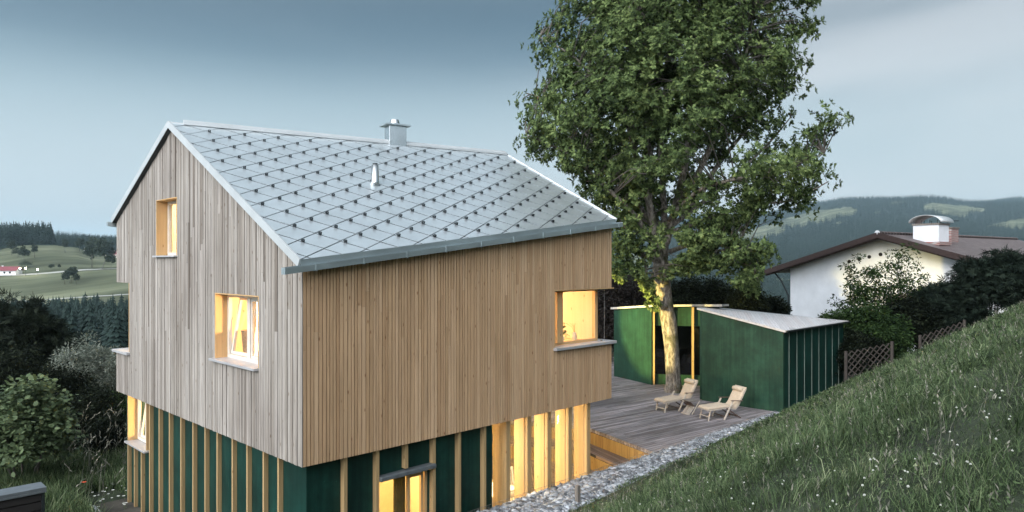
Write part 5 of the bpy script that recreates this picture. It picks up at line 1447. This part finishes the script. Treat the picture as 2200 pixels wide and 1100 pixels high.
# white clover heads
M_CLOV = simple('clover_white', (.66, .68, .62), rough=.8, noise=.12, scale=60)
M_STEM = simple('flower_stem', (.08, .12, .05), rough=.7)
def clover_head(s):
    mb = MB(); r = random.Random(3)
    n_ = 34
    for i in range(n_):
        ph = math.acos(1 - 1.55 * (i + .5) / n_); th = i * 2.39996
        d_ = Vector((math.sin(ph) * math.cos(th), math.sin(ph) * math.sin(th), math.cos(ph)))
        c = d_ * s * .5
        mb.beam(c, c + d_ * s * .5 + Vector((0, 0, -.10 * s)), s * .17, s * .12)
    return mb
mbh = clover_head(.026); mbst = MB(); mbst.tube([(0, 0, 0), (.006, .002, -.08), (0, 0, -.20)], .0016, 5)
proto = empty('clover_flower', (0, 0, 0)); mbh.build('flower_head', M_CLOV, proto); mbst.build('stem', M_STEM, proto)
# positions read from the photograph, dropped on to the slope
spots = [(1744,884),(1948,846),(1775,869),(1711,961),(1704,963),(1715,957),(1757,962),(1641,949),(1621,970),(1616,981),(1712,992),(1894,882),(2007,870),(2130,848),(2153,850),(2148,864),(2168,908),(2171,904),(2120,911),(2125,892),(2115,896),(2078,1002),(2085,1010),(2011,1015),(2041,941),(2057,964),(2045,950),(2006,975),(2010,992),(2013,1005),(1966,1000),(1944,1028),(1950,1025),(1936,1030),(1951,1054),(1880,994),(1883,1009),(1876,1014),(1877,995),(1870,995),(1857,1035),(1853,1046),(1793,1014),(1681,1046),(1684,1040),(1599,1039),(1571,1056),(1548,1031),(1520,1043),(1524,1014),(1558,1014),(1563,993),(1480,1078),(1572,1078),(1611,1094),(1618,1092),(1757,1076),(1783,1092),(1789,1086),(1797,1090),(1857,1071),(2020,1050),(1790,757),(1800,860),(1810,815),(1815,835),(1850,820),(1885,800),(1905,780),(1990,838),(2045,800),(2100,760),(2160,700),(2080,720),(2021,1090),(2140,960),(2175,985),(1500,970),(1465,1020),(1440,1060),(1405,1070),(1375,1090),(1340,1085),(1590,940),(1650,915),(1690,920),(1930,905),(1985,925),(2055,875),(2095,835)]
def drop(px, py):
    t_ = 1.2
    last = None
    while t_ < 60:
        x, y, z = pxw(px, t_, py)
        if z < float(G(x, y)) + .10: return x, y, t_
        t_ += .06
    return None
first = True
for i, (a, b) in enumerate(spots):
    q = drop(a, b)
    if q is None or q[2] > 27 or q[2] < 1.6: continue
    c = proto if first else proto.copy()
    if not first:
        COL.objects.link(c)
        for chd in list(proto.children):
            k2 = chd.copy(); COL.objects.link(k2); k2.parent = c
    first = False
    x, y, t_ = q
    c.location = (x, y, float(G(x, y)) + .09 + .05 * rnd.random()); s = (.14 + .12 * rnd.random()) * (1 + min(t_, 16) * .085); c.scale = (s, s, s)
    c.rotation_euler = (rnd.uniform(-.35, .35), rnd.uniform(-.35, .35), rnd.uniform(0, 6))
    tag(c, 'white clover flower standing in the grass of the slope', 'flower', 'white clover flowers in the grass slope')

# ================================================================== LEFT GARDEN
g = np.random.default_rng(31)
def gpt(px, Y): x, y = pxw(px, Y); return x, y, float(G(x, y))
n = 42000
Y = 15 + 12 * g.random(n); px = -30 + 330 * g.random(n)
X = (px - 1100) / F * Y; x, y = cam2w(X, Y); ok = (y > .0) & ~((x > -.05) & (y < 9.9)) & ~((x > -.9) & (x < .2) & (y < 10.6)); x, y, Y = x[ok], y[ok], Y[ok]
P = np.stack([x, y, G(x, y) - .02], 1); n = len(P)
H = (.22 + .5 * fbm(x * .6, y * .6, 3)) * (.5 + .9 * g.random(n))
V, T_ = blades(P, H, .012 + .012 * g.random(n), g.normal(size=(n, 2)) * .35, g, .3)
tag(np_mesh('meadow_grass', V, T_, M_GRASS), 'tall rough meadow grass beside the rear left corner of the house', 'grass', kind='stuff')
n = 110
Y = 17.5 + 6 * g.random(n); px = 110 + 175 * g.random(n) ** .7; X = (px - 1100) / F * Y; x, y = cam2w(X, Y)
ok = ~((x > -.3) & (y < 10)); x, y = x[ok], y[ok]; n = len(x)
P = np.stack([x, y, G(x, y)], 1); H = .8 + .9 * g.random(n) ** 1.5; lean = g.normal(size=(n, 2)) * .18 + np.array([.12, -.12])
V, T_ = blades(P, H, np.full(n, .010), lean, g, .3); tips = V.reshape(-1, 5, 3)[:, 4]
d = np.concatenate([lean * 1.6 + g.normal(size=(n, 2)) * .3, np.full((n, 1), .75)], 1)
V5, T5_ = leaves(np.repeat(tips, 5, 0) - np.repeat(d, 5, 0) * np.tile(np.linspace(0, .22, 5), n)[:, None], np.full(5 * n, .11), np.repeat(d, 5, 0) + g.normal(size=(5 * n, 3)) * .22, g.normal(size=(5 * n, 3)), *T_leaf(.26))
tag(np_mesh('plume_grass', np.concatenate([V, V5]), np.concatenate([T_, T5_ + len(V)]), M_DRY), 'pale feathery grass plumes standing up in the meadow corner', 'grass', kind='stuff')
# daisies and two poppies in the meadow
M_POP = simple('poppy_red', (.62, .10, .04), rough=.6)
def meadow_flower(px, py, Yd, s, material, label, group=None, name='daisy_flower'):
    x, y, z = pxw(px, Yd, py); gz0 = float(G(x, y))
    t_ = empty(name, (x, y, z), label=label, cat='flower', group=group)
    mb = MB(); k = 9 if name == 'daisy_flower' else 5
    for i in range(k):
        a = i * 6.283 / k; b = a + 6.283 / k * .8
        mb.add([(0, 0, 0), (s * math.cos(a), s * math.sin(a), s * .3), (s * 1.1 * math.cos((a + b) / 2), s * 1.1 * math.sin((a + b) / 2), s * .35), (s * math.cos(b), s * math.sin(b), s * .3)], [(0, 1, 2, 3)])
    mb.build('petals', material, t_)
    mb = MB(); mb.tube([(0, 0, 0), (.02, 0, (gz0 - z) * .5), (0, 0, gz0 - z)], .004, 5); mb.build('stem', M_STEM, t_)
meadow_flower(180, 1037, 18.5, .06, M_POP, 'small red poppy among the meadow daisies', name='poppy_flower')
meadow_flower(144, 1098, 17.0, .09, M_POP, 'orange red poppy low beside the black screen', name='poppy_flower')
for i in range(64):
    px = 108 + 165 * g.random(); py = 1022 + 70 * g.random()
    Yd = 18.6 + 2.2 * (1060 - py) / 60
    meadow_flower(px, py, Yd, .024 + .014 * g.random(), M_CLOV, 'tiny white daisy in the meadow between house and black screen', 'white daisies in the meadow')
x, y, z = pxw(100, 12, 1046)
scr = empty('bin_screen', (x, y, 0), label='black slatted garden screen with a grey metal top at the lower left edge', cat='screen')
mb = MB(); mb.box(-3.2, 0, 0, .40, z - .05, z); mb.box(-3.2, .0, -.004, .004, z - .09, z - .051); mb.build('cover', M_SLATE, scr, bevel=.004)
mb = MB()
for k in range(16): mb.box(-3.15, -.05, .03, .055, z - .22 - k * .15, z - .10 - k * .15)
mb.box(-3.15, -.07, .06, .36, z - 2.5, z - .10); mb.build('slats', M_DARK, scr)
mb = MB(); mb.box(-.068, -.02, .02, .38, z - 2.5, z - .052); mb.build('end_post', M_DKMETAL, scr)
mb = MB(); mb.box(-.75, -.62, .5, 9.4, -1.35, -1.10); tag(mb.build('kerb', M_SILL), kind='structure')
mb = MB(); mb.box(-.61, .18, .5, 9.6, -1.35, -1.16); tag(mb.build('gravel_path', M_SOIL), kind='structure')

def bush(px, Y, top_py, rpx, material, tmpl, size, per, kl, label, name='shrub', group=None, crad=.35, base_drop=.2, seed=0, **kw):
    x, y, z = pxw(px, Y, top_py); gz0 = float(G(x, y)); r = rpx / F * Y
    return shrub(name, (x, y, gz0 - base_drop), r, r, z - gz0 + base_drop, kl, per, size, tmpl, material, label, 'shrub' if name == 'shrub' else name.split('_')[-1], np.random.default_rng(100 + seed), group=group, crad=crad, **kw)
SP, LF, RD = T_spray(), T_leaf(.5), T_round()
bush(55, 33, 642, 98, M_YEW, SP, .34, 46, 260, 'dark feathery conifer with sweeping boughs, highest of the left hedge', 'conifer_shrub', seed=1, crad=.55, droop=-.25, flat=.5, noise=.5, base_z=.3)
bush(-45, 30, 690, 90, M_YEW, SP, .32, 40, 160, 'dark conifer cut by the left edge behind the hazel', 'conifer_shrub', seed=2, crad=.5, droop=-.2)
bush(15, 24, 752, 105, M_DKLEAF, LF, .10, 110, 200, 'dark broad shrub between the hazel and the feathery conifer', seed=3, crad=.42)
bush(208, 29, 722, 92, M_WILLOW, T_leaf(.26), .13, 120, 240, 'silvery grey green willow bush left of the house corner', 'willow_bush', seed=4, crad=.42, noise=.4, droop=-.3)
bush(130, 26, 790, 80, M_DKLEAF, LF, .10, 110, 190, 'dark shrub in front of the silvery willow', seed=5, crad=.4)
bush(215, 24.5, 842, 60, M_DKLEAF, LF, .09, 100, 150, 'blackish low shrub at the foot of the willow', seed=6, crad=.38)
bush(272, 25, 838, 48, M_BEECH, T_leaf(.3), .08, 110, 150, 'fine leaved green shrub against the house corner', seed=7, crad=.35)
bush(52, 19.2, 812, 104, M_HAZEL, RD, .125, 34, 230, 'pale green hazel with large round leaves above the black screen', 'hazel_bush', seed=8, crad=.36, noise=.4, updir=1.4)
bush(232, 22.2, 900, 42, M_DKLEAF, LF, .08, 110, 130, 'dark shrub low behind the meadow plumes beside the house', seed=10, crad=.3)
bush(112, 24, 850, 60, M_DKLEAF, LF, .09, 110, 150, 'dark shrub just right of the pale hazel', seed=11, crad=.36)
bush(150, 22.5, 935, 55, M_DKLEAF, LF, .08, 100, 100, 'low dark undergrowth between hazel and plume grass', seed=9, crad=.3)

# ================================================================== BEHIND THE PAVILION AND THE SLOPE
hedge = [(1312, 36, 592, 52, M_PURLEAF), (1365, 37, 600, 46, M_PURLEAF), (1415, 38, 588, 50, M_DKLEAF), (1475, 37, 600, 50, M_DKLEAF), (1535, 38, 592, 50, M_DKLEAF), (1598, 37, 600, 50, M_DKLEAF), (1655, 38, 640, 42, M_DKLEAF)]
hl = ['purple leaved hedge shrub right beside the house corner', 'purple leaved hedge shrub behind the left pavilion wing', 'dark green hedge shrub just behind the oak trunk', 'dark hedge shrub above the glazed middle of the pavilion', 'dark hedge shrub above the seam of the two pavilion roofs', 'dark hedge shrub behind the sloping pavilion roof', 'lowest dark hedge shrub next to the white house wall']
for i, (a, Yd, t_, r_, m_) in enumerate(hedge):
    bush(a, Yd, t_, r_, m_, LF, .13, 120, 240, hl[i], 'hedge_shrub', group='hedge shrubs behind the pavilion', seed=20 + i, crad=.5, shell=.45, noise=.3)
bush(1340, 48, 560, 60, M_BEECH, LF, .2, 90, 160, 'mid green tree crown between house corner and oak trunk', 'small_tree', seed=30, crad=.7)
bush(1850, 30.5, 540, 60, M_DKBEECH, LF, .125, 46, 105, 'loose leafy shrub with a pointed top in front of the white house', 'leafy_shrub', seed=40, crad=.34, shell=.3, noise=.6, top_pow=.8)
bush(1938, 31, 522, 46, M_DKBEECH, LF, .125, 46, 80, 'tallest loose leafy shrub with open shoots beside the house window', 'leafy_shrub', seed=41, crad=.30, shell=.25, noise=.6, top_pow=.8)
bush(1800, 29, 668, 50, M_BEECH, LF, .12, 80, 130, 'small bright leafy shrub touching the pavilion roof corner', 'leafy_shrub', seed=42, crad=.34)
bush(1868, 28.5, 655, 75, M_DKBEECH, LF, .12, 100, 220, 'dense green shrub above the lattice fence', seed=43, crad=.42)
bush(1960, 29.5, 640, 62, M_DKLEAF, LF, .12, 100, 200, 'dark shrub between the leafy shrubs and the spruce', seed=44, crad=.4)
bush(2035, 30, 612, 66, M_SPRUCE, SP, .26, 60, 220, 'low dark spruce with layered boughs', 'spruce_shrub', seed=45, crad=.48, flat=.28, droop=.1)
bush(2132, 29.5, 545, 74, M_SPRUCE, SP, .27, 60, 280, 'highest dark spruce with layered boughs in front of the tiled roof', 'spruce_shrub', seed=46, crad=.5, flat=.28, droop=.1, noise=.5)
bush(2215, 29, 560, 78, M_SPRUCE, SP, .27, 60, 260, 'dark spruce cut by the right edge', 'spruce_shrub', seed=47, crad=.5, flat=.28, droop=.1)
bush(1842, 27.4, 718, 60, M_DKLEAF, LF, .11, 90, 150, 'dark undergrowth at the pavilion side wall', seed=48, crad=.38)
bush(2290, 30, 600, 80, M_DKLEAF, LF, .12, 80, 160, 'dark shrub beyond the right edge', seed=49, crad=.4)
# lattice fence
def fence(A, B, label):
    f_ = empty('lattice_fence', A, label=label, cat='fence', group='lattice fences at the foot of the hedge')
    d_ = Vector(B) - Vector(A); L = math.hypot(d_.x, d_.y); u_ = Vector((d_.x / L, d_.y / L, 0)); sl_ = d_.z / L; h = .95
    mb = MB(); P_ = lambda s, z, o=0: u_ * s + Vector((0, 0, z + sl_ * s)) + Vector((-u_.y, u_.x, 0)) * o
    s = -h
    while s < L:
        a0_, a1_ = max(s, 0), min(s + h, L)
        if a1_ - a0_ > .1:
            mb.beam(P_(a0_, a0_ - s), P_(a1_, a1_ - s), .02, .035); mb.beam(P_(a0_, h - (a0_ - s), .025), P_(a1_, h - (a1_ - s), .025), .02, .035)
        s += .24
    mb.build('lattice', M_OLDWOOD, f_)
    for s in np.arange(0, L + .01, L / max(1, round(L / 2.2))):
        mb = MB(); mb.beam(P_(s, -.5, -.05), P_(s, 1.0, -.05), .09, .09, up=(0, 1, 0)); mb.build('post', M_OLDWOOD, f_)
fence(pxw(1816, 26.2, 812), pxw(1915, 26.3, 791), 'lower stretch of grey lattice fence beside the pavilion side wall')
fence(pxw(1975, 27.4, 775), pxw(2070, 27.6, 742), 'upper stretch of grey lattice fence below the spruces')

# ---- the white house next door
A = Vector((*pxw(1698, 45), 0)); du = Vector((*cam2w(.572, -.82), 0)) - Vector((CAM[0], CAM[1], 0)); dn = Vector((-du.y, du.x, 0))
if w2cam(CAM[0] + dn.x, CAM[1] + dn.y)[1] < 0: dn = -dn
WH = empty('neighbour_house', (A.x, A.y, 0), label='white rendered house with low brown tiled roof beyond the hedge', cat='house')
def wp(a, d_, z): return du * a + dn * d_ + Vector((0, 0, z))
HW_ = 6.1; ZA, ZE = 6.45, 4.62; zg = -1.0
def wtop(a): return ZE + (ZA - ZE) * (1 - abs(a - HW_) / HW_)
mb = MB(); L_ = 17
for a, b in ((0, HW_), (HW_, 2 * HW_)):
    mb.hexa([wp(a, 0, zg), wp(b, 0, zg), wp(b, L_, zg), wp(a, L_, zg), wp(a, 0, wtop(a)), wp(b, 0, wtop(b)), wp(b, L_, wtop(b)), wp(a, L_, wtop(a))])
mb.build('wall', M_PLASTER, WH)
def tilem():
    m, t, b = mat('brown_roof_tiles'); tcn = N(t, 'ShaderNodeTexCoord'); mp_ = N(t, 'ShaderNodeMapping')
    mp_.inputs['Rotation'].default_value = (0, 0, -math.atan2(dn.y, dn.x)); t.links.new(tcn.outputs['Object'], mp_.inputs[0])
    br = N(t, 'ShaderNodeTexBrick'); br.offset = .0; br.inputs['Scale'].default_value = 1; br.inputs['Brick Width'].default_value = .22; br.inputs['Row Height'].default_value = .31; br.inputs['Mortar Size'].default_value = .022; br.inputs['Mortar Smooth'].default_value = .6
    br.inputs['Color1'].default_value = (.115, .085, .08, 1); br.inputs['Color2'].default_value = (.17, .135, .13, 1); br.inputs['Mortar'].default_value = (.03, .022, .02, 1)
    t.links.new(mp_.outputs[0], br.inputs['Vector']); t.links.new(br.outputs['Color'], b.inputs['Base Color']); b.inputs['Roughness'].default_value = .55
    bp = N(t, 'ShaderNodeBump'); bp.invert = True; bp.inputs['Distance'].default_value = .05; t.links.new(br.outputs['Fac'], bp.inputs['Height']); t.links.new(bp.outputs[0], b.inputs['Normal'])
    return m
M_TILE = tilem()
sl2 = (ZA - ZE) / HW_; ov = 1.15; fo = 1.0
for s in (-1, 1):
    mb = MB(); e = HW_ + ov; ze = ZA + .16 - sl2 * e
    P_ = [wp(HW_, -fo, ZA + .16), wp(HW_ + s * e, -fo, ze), wp(HW_ + s * e, L_ + fo, ze), wp(HW_, L_ + fo, ZA + .16)]
    mb.hexa([p - Vector((0, 0, .13)) for p in P_] + P_); mb.build('roof', M_TILE, WH)
    mb = MB(); q0, q1 = wp(HW_, -fo - .03, ZA + .08), wp(HW_ + s * (e + .03), -fo - .03, ze - .08); mb.beam(q0, q1, .06, .30); mb.beam(q0 + dn * .16 - Vector((0, 0, .16)), q1 + dn * .16 - Vector((0, 0, .16)), .10, .14); mb.build('barge_board', M_DKWOOD, WH)
mb = MB()
for k in range(int((L_ + 2 * fo) / .33)):
    c = wp(HW_, -fo + k * .33, ZA + .2); mb.tube([c, c + dn * .36], [.105, .085], 10)
mb.build('ridge_tiles', M_TILE, WH, smooth=True)
mb = MB(); mb.tube([wp(HW_, -fo - .05, ZA + .2), wp(HW_, -fo - .02, ZA + .2)], .14, 16); mb.build('ridge_end', M_PLASTER, WH)
mb = MB(); mb.tube([wp(-.95, -.3, 4.35), wp(-.5, -.2, 3.8), wp(-.08, -.1, 2.9), wp(-.08, -.1, zg)], .055, 8); mb.build('downpipe', M_DKMETAL, WH, smooth=True)
mb = MB()
for k, (a, z) in enumerate([(3.9, 5.05), (4.5, 5.19), (5.1, 5.32), (5.75, 5.46)]):
    mb.tube([wp(a, -.03, z), wp(a, .02, z)], .12, 14)
    mb2 = MB(); mb2.tube([wp(a, -.035, z), wp(a, .02, z)], .105, 14); mb2.build('vent_hole', M_DARK, WH)
for a in (6.9, 10.3):
    mb = MB(); mb.hexa([wp(a - .75, -.06, 1.7), wp(a + .75, -.06, 1.7), wp(a + .75, .02, 1.7), wp(a - .75, .02, 1.7), wp(a - .75, -.06, 3.05), wp(a + .75, -.06, 3.05), wp(a + .75, .02, 3.05), wp(a - .75, .02, 3.05)])
    wn = mb.build('window', M_DKWOOD, WH)
    mb = MB(); N_ = 14
    top_ = [(a - .95 + 1.9 * i / N_, 3.06 + .10 + .10 * math.exp(-((i - N_ / 2) / 2.2) ** 2) + (.06 if i in (0, N_) else 0)) for i in range(N_ + 1)]
    for (p, zp), (q, zq) in zip(top_[:-1], top_[1:]):
        mb.hexa([wp(p, -.12, 3.06), wp(q, -.12, 3.06), wp(q, .02, 3.06), wp(p, .02, 3.06), wp(p, -.12, zp), wp(q, -.12, zq), wp(q, .02, zq), wp(p, .02, zp)])
    mb.build('pediment', M_GREYWOOD, wn)
    mb = MB(); mb.hexa([wp(a - .62, -.08, 1.8), wp(a + .62, -.08, 1.8), wp(a + .62, -.07, 1.8), wp(a - .62, -.07, 1.8), wp(a - .62, -.08, 2.9), wp(a + .62, -.08, 2.9), wp(a + .62, -.07, 2.9), wp(a - .62, -.07, 2.9)])
    mb.build('shutter', M_GREYWOOD, wn)
# chimneys
def wbox(a0, a1, d0, d1, z0, z1, material, name, parent=WH, bev=0):
    mb = MB(); mb.hexa([wp(a0, d0, z0), wp(a1, d0, z0), wp(a1, d1, z0), wp(a0, d1, z0), wp(a0, d0, z1), wp(a1, d0, z1), wp(a1, d1, z1), wp(a0, d1, z1)]); return mb.build(name, material, parent, bevel=bev)
c1 = wbox(7.0, 8.35, 1.1, 2.3, 5.6, 7.08, M_PLASTER, 'chimney')
wbox(6.95, 8.40, 1.05, 2.35, 7.08, 7.17, M_GREYWOOD, 'chimney_slab', c1)
wbox(6.9, 8.45, 1.0, 2.4, 5.95, 6.14, M_BRICK, 'flashing', c1)
mb = MB(); vs_ = []
for i in range(13):
    a = math.pi * i / 12
    vs_ += [wp(7.675 - .86 * math.cos(a), .95, 7.22 + .42 * math.sin(a)), wp(7.675 - .86 * math.cos(a), 2.5, 7.22 + .42 * math.sin(a))]
mb.add(vs_, [(2 * i, 2 * i + 2, 2 * i + 3, 2 * i + 1) for i in range(12)]); hd = mb.build('chimney_hood', M_VERGE, c1, smooth=True); md = hd.modifiers.new('s', 'SOLIDIFY'); md.thickness = .03
mb = MB()
for a in (7.05, 7.45, 7.9, 8.3):
    for d_ in (1.1, 2.3): mb.beam(wp(a, d_, 7.16), wp(a, d_, 7.36), .03, .03, up=(0, 1, 0))
mb.build('hood_bracket', M_DKMETAL, c1)
c2 = wbox(6.6, 7.5, 4.6, 5.5, 5.9, 7.0, M_BRICK, 'chimney'); wbox(6.55, 7.55, 4.55, 5.55, 7.0, 7.08, M_GREYWOOD, 'chimney_slab', c2)
mb = MB(); mb.beam(wp(6.6, 4.6, 7.05), wp(7.0, 4.6, 7.45), .04, .04); mb.beam(wp(7.0, 4.6, 7.45), wp(7.9, 4.6, 7.42), .04, .04); mb.build('cap_bracket', M_DKMETAL, c2)

# ================================================================== FAR COUNTRY
g = np.random.default_rng(8)
def forest_obj(name, label, c0, c1, y0, y1, n, h0, h1, temps, wd=(.9, 1.3)):
    P, col, Y = forest_points(c0, c1, y0, y1, n, g)
    H = h0 + (h1 - h0) * g.random(len(P)); P[:, 2] -= .5
    o = scatter_template(name, P, H, temps, M_FARTREE, g, widths=wd[0] + (wd[1] - wd[0]) * g.random(len(P)))
    return tag(o, label, 'forest', kind='stuff')
forest_obj('conifer_wood', 'dark conifer wood in the valley between bushes and fields', -100, 420, 142, 264, 900, 11, 17.5, CON_HI, (1.1, 1.6))
forest_obj('hill_forest', 'tall conifer forest standing on the near hill at the left edge', -500, 112, 690, 858, 3600, 17, 27, CON_MID, (1.2, 1.8))
forest_obj('ridge_forest', 'long dark conifer forest on the ridge beyond the fields', 60, 420, 900, 1240, 2600, 15, 23, CON_MID, (1.0, 1.5))
forest_obj('distant_forest', 'hazy wooded hills far beyond the fields', -100, 420, 1400, 4500, 3000, 18, 26, CON_LO, (1.2, 1.8))
forest_obj('mountain_forest', 'blue hazy forest covering the mountain slopes on the right', 1230, 2400, 560, 2000, 15000, 15, 24, CON_LO, (1.1, 1.7))
forest_obj('mountain_forest', 'forest on the high mountain crest at the right', 1230, 2400, 2000, 4200, 26000, 17, 27, CON_LO, (1.2, 1.9))

def field_tree(px, py, hpx, wpx, label, i, kl=34, name='field_tree'):
    # stand it on the relief at the row where its foot shows
    best = min(np.linspace(300, 900, 400), key=lambda Yd: abs(562 - (float(FZ(px, Yd)) - CAM[2]) * F / Yd - py) + (0 if Yd < 700 else 3))
    x, y = pxw(px, best); z = float(FZ(px, best)); h = 1.5 * hpx / F * best; r = wpx / 2 / F * best
    gg = np.random.default_rng(300 + i)
    return shrub(name, (x, y, z), r, r, h, kl, 60, max(.35, h * .07), LF, M_FARLEAF, label, 'tree', gg, crad=r * .34, stems=2, shell=.3, base_z=h * .12, group='trees in the far fields')
FT = [(26, 548, 22, 17, 'small round tree above the red roofed farm, left of its pair'), (38, 553, 14, 20, 'low bushy tree between the two round trees above the farm'), (52, 562, 23, 18, 'larger round tree just above the farm roof end'), (74, 554, 20, 11, 'slim upright tree alone on the pasture above the farm'),
      (140, 543, 21, 11, 'upright dark tree on the crest of the pasture'), (196, 576, 42, 30, 'left crown of the big tree clump near the house edge'), (222, 578, 46, 36, 'right crown of the big tree clump near the house edge'), (238, 578, 22, 20, 'low tree at the right foot of the big clump'),
      (110, 580, 9, 12, 'small round bush under the pale field strip'), (127, 577, 6, 5, 'tiny bush right of the small round bush'), (140, 611, 18, 13, 'left bush of the clump in the middle field'), (152, 608, 26, 18, 'pale feathery tree in the middle of the field clump'), (160, 600, 18, 13, 'dark round crown topping the field clump'), (164, 611, 16, 12, 'right bush of the clump in the middle field'),
      (56, 575, 10, 24, 'low bushes at the gable end of the farm'), (172, 540, 20, 18, 'tree clump on the right end of the pasture crest')]
for i, t_ in enumerate(FT): field_tree(*t_, i)

def strip_road(name, pts, width, material):
    V = []; nn_ = []
    for (px, py) in pts:
        best = min(np.linspace(300, 640, 300), key=lambda Yd: abs(562 - (float(FZ(px, Yd)) - CAM[2]) * F / Yd - py))
        for o in (-width / 2, width / 2):
            Yd = best + o; x, y = pxw(px, Yd); V.append((x, y, float(FZ(px, Yd)) + .25))
    mb = MB(); mb.add(V, [(2 * i, 2 * i + 2, 2 * i + 3, 2 * i + 1) for i in range(len(pts) - 1)]); return tag(mb.build(name, material), kind='structure')
M_ROAD = simple('pale_gravel_road', (.34, .35, .32), rough=.9, noise=.15, scale=.1)
strip_road('road', [(p, 592 - 14 * (p / 250) + 1.5 * math.sin(p / 40)) for p in range(-400, 320, 12)], 6, M_ROAD)
strip_road('field_track', [(p, 651 - 18 * (p / 275)) for p in range(-300, 320, 12)], 3.4, M_ROAD)
# farm with red roof, and small houses
def farm(px, Y, w_, l_, h, rh, rz, label, roof_m, wall_m, chim=True, name='farmhouse'):
    x, y = pxw(px, Y); z = float(FZ(px, Y)) - .3
    t_ = empty(name, (x, y, z), rz, label=label, cat='house')
    mb = MB(); mb.box(-l_ / 2, l_ / 2, -w_ / 2, w_ / 2, -2, h); mb.hexa([(-l_ / 2, -w_ / 2, h), (l_ / 2, -w_ / 2, h), (l_ / 2, w_ / 2, h), (-l_ / 2, w_ / 2, h), (-l_ / 2, -.05, h + rh), (l_ / 2, -.05, h + rh), (l_ / 2, .05, h + rh), (-l_ / 2, .05, h + rh)]); mb.build('wall', wall_m, t_)
    mb = MB(); o = .8
    for s in (-1, 1):
        e = w_ / 2 + o; ze = h - rh * o / (w_ / 2) + .15
        P_ = [Vector((-l_ / 2 - o, s * e, ze)), Vector((l_ / 2 + o, s * e, ze)), Vector((l_ / 2 + o, 0, h + rh + .15)), Vector((-l_ / 2 - o, 0, h + rh + .15))]
        mb.hexa(P_ + [p + Vector((0, 0, .25)) for p in P_])
    mb.build('roof', roof_m, t_)
    if chim:
        mb = MB(); mb.box(-1.5, -.7, .4, 1.2, h + rh * .5, h + rh + 1.1); mb.build('chimney', wall_m, t_)
    for k in range(max(2, int(l_ / 4))):
        mb = MB(); xx = -l_ / 2 + 2 + k * 3.6
        if xx > l_ / 2 - 1: break
        mb.box(xx - .6, xx + .6, -w_ / 2 - .05, -w_ / 2 + .02, h * .35, h * .35 + 1.4); mb.build('window', M_DARK, t_)
    return t_
M_RED = simple('red_roof', (.20, .05, .06), rough=.7, noise=.1, scale=1)
M_WARMWALL = simple('cream_wall', (.62, .58, .50), rough=.9, noise=.05)
farm(8, 505, 9, 20, 3.4, 2.4, R(-45 + 8), 'white farm building with a long red roof at the left edge', M_RED, M_PLASTER)
farm(246, 720, 9, 13, 3.8, 2.8, R(-50), 'small red roofed house touching the house edge', M_RED, M_WARMWALL)
farm(196, 800, 8, 12, 3.5, 2.5, R(-30), 'small pale roofed house above the big tree clump', M_PLASTER, M_PLASTER)
M_FLOOD = emis('flood_lamp_glow', (1.0, .86, .55), 60)
for i, (a, b) in enumerate([(43, 577), (55, 576), (81, 579)]):
    Yd = 500; x, y = pxw(a, Yd); z0 = float(FZ(a, Yd)); zl = pxw(a, Yd, b)[2]
    t_ = empty('yard_lamp', (x, y, z0), label=['glowing yard lamp nearest the farm gable', 'middle glowing yard lamp beside the farm', 'glowing yard lamp standing alone on the road, farthest from the farm'][i], cat='lamp', group='yard lamps by the farm')
    mb = MB(); mb.tube([(0, 0, 0), (0, 0, max(3, zl - z0) - .3)], .08, 6); mb.build('pole', M_DKMETAL, t_)
    mb = MB(); zz = max(3, zl - z0)
    mb.tube([(0, 0, zz - .5), (0, 0, zz - .25), (0, 0, zz), (0, 0, zz + .25), (0, 0, zz + .5)], [.15, .42, .5, .42, .15], 10); mb.build('lamp_head', M_FLOOD, t_, smooth=True)

# ================================================================== HAZE
zt_h = float(max(tz.max() + 30, 60)); zb_h = float(min(tz.min(), -60) - 1.0)
hz = MB(); hz.box(-13500, 13500, -13500, 13500, zb_h, zt_h)
m = bpy.data.materials.new('pale_air'); m.use_nodes = True; t = m.node_tree; t.nodes.clear()
o = N(t, 'ShaderNodeOutputMaterial'); v = N(t, 'ShaderNodeVolumePrincipled')
v.inputs['Color'].default_value = (.60, .80, .91, 1); v.inputs['Density'].default_value = .00010; v.inputs['Anisotropy'].default_value = 0.2
t.links.new(v.outputs[0], o.inputs['Volume'])
tag(hz.build('haze', m), 'thin bluish evening haze over the valley', 'haze', kind='stuff')
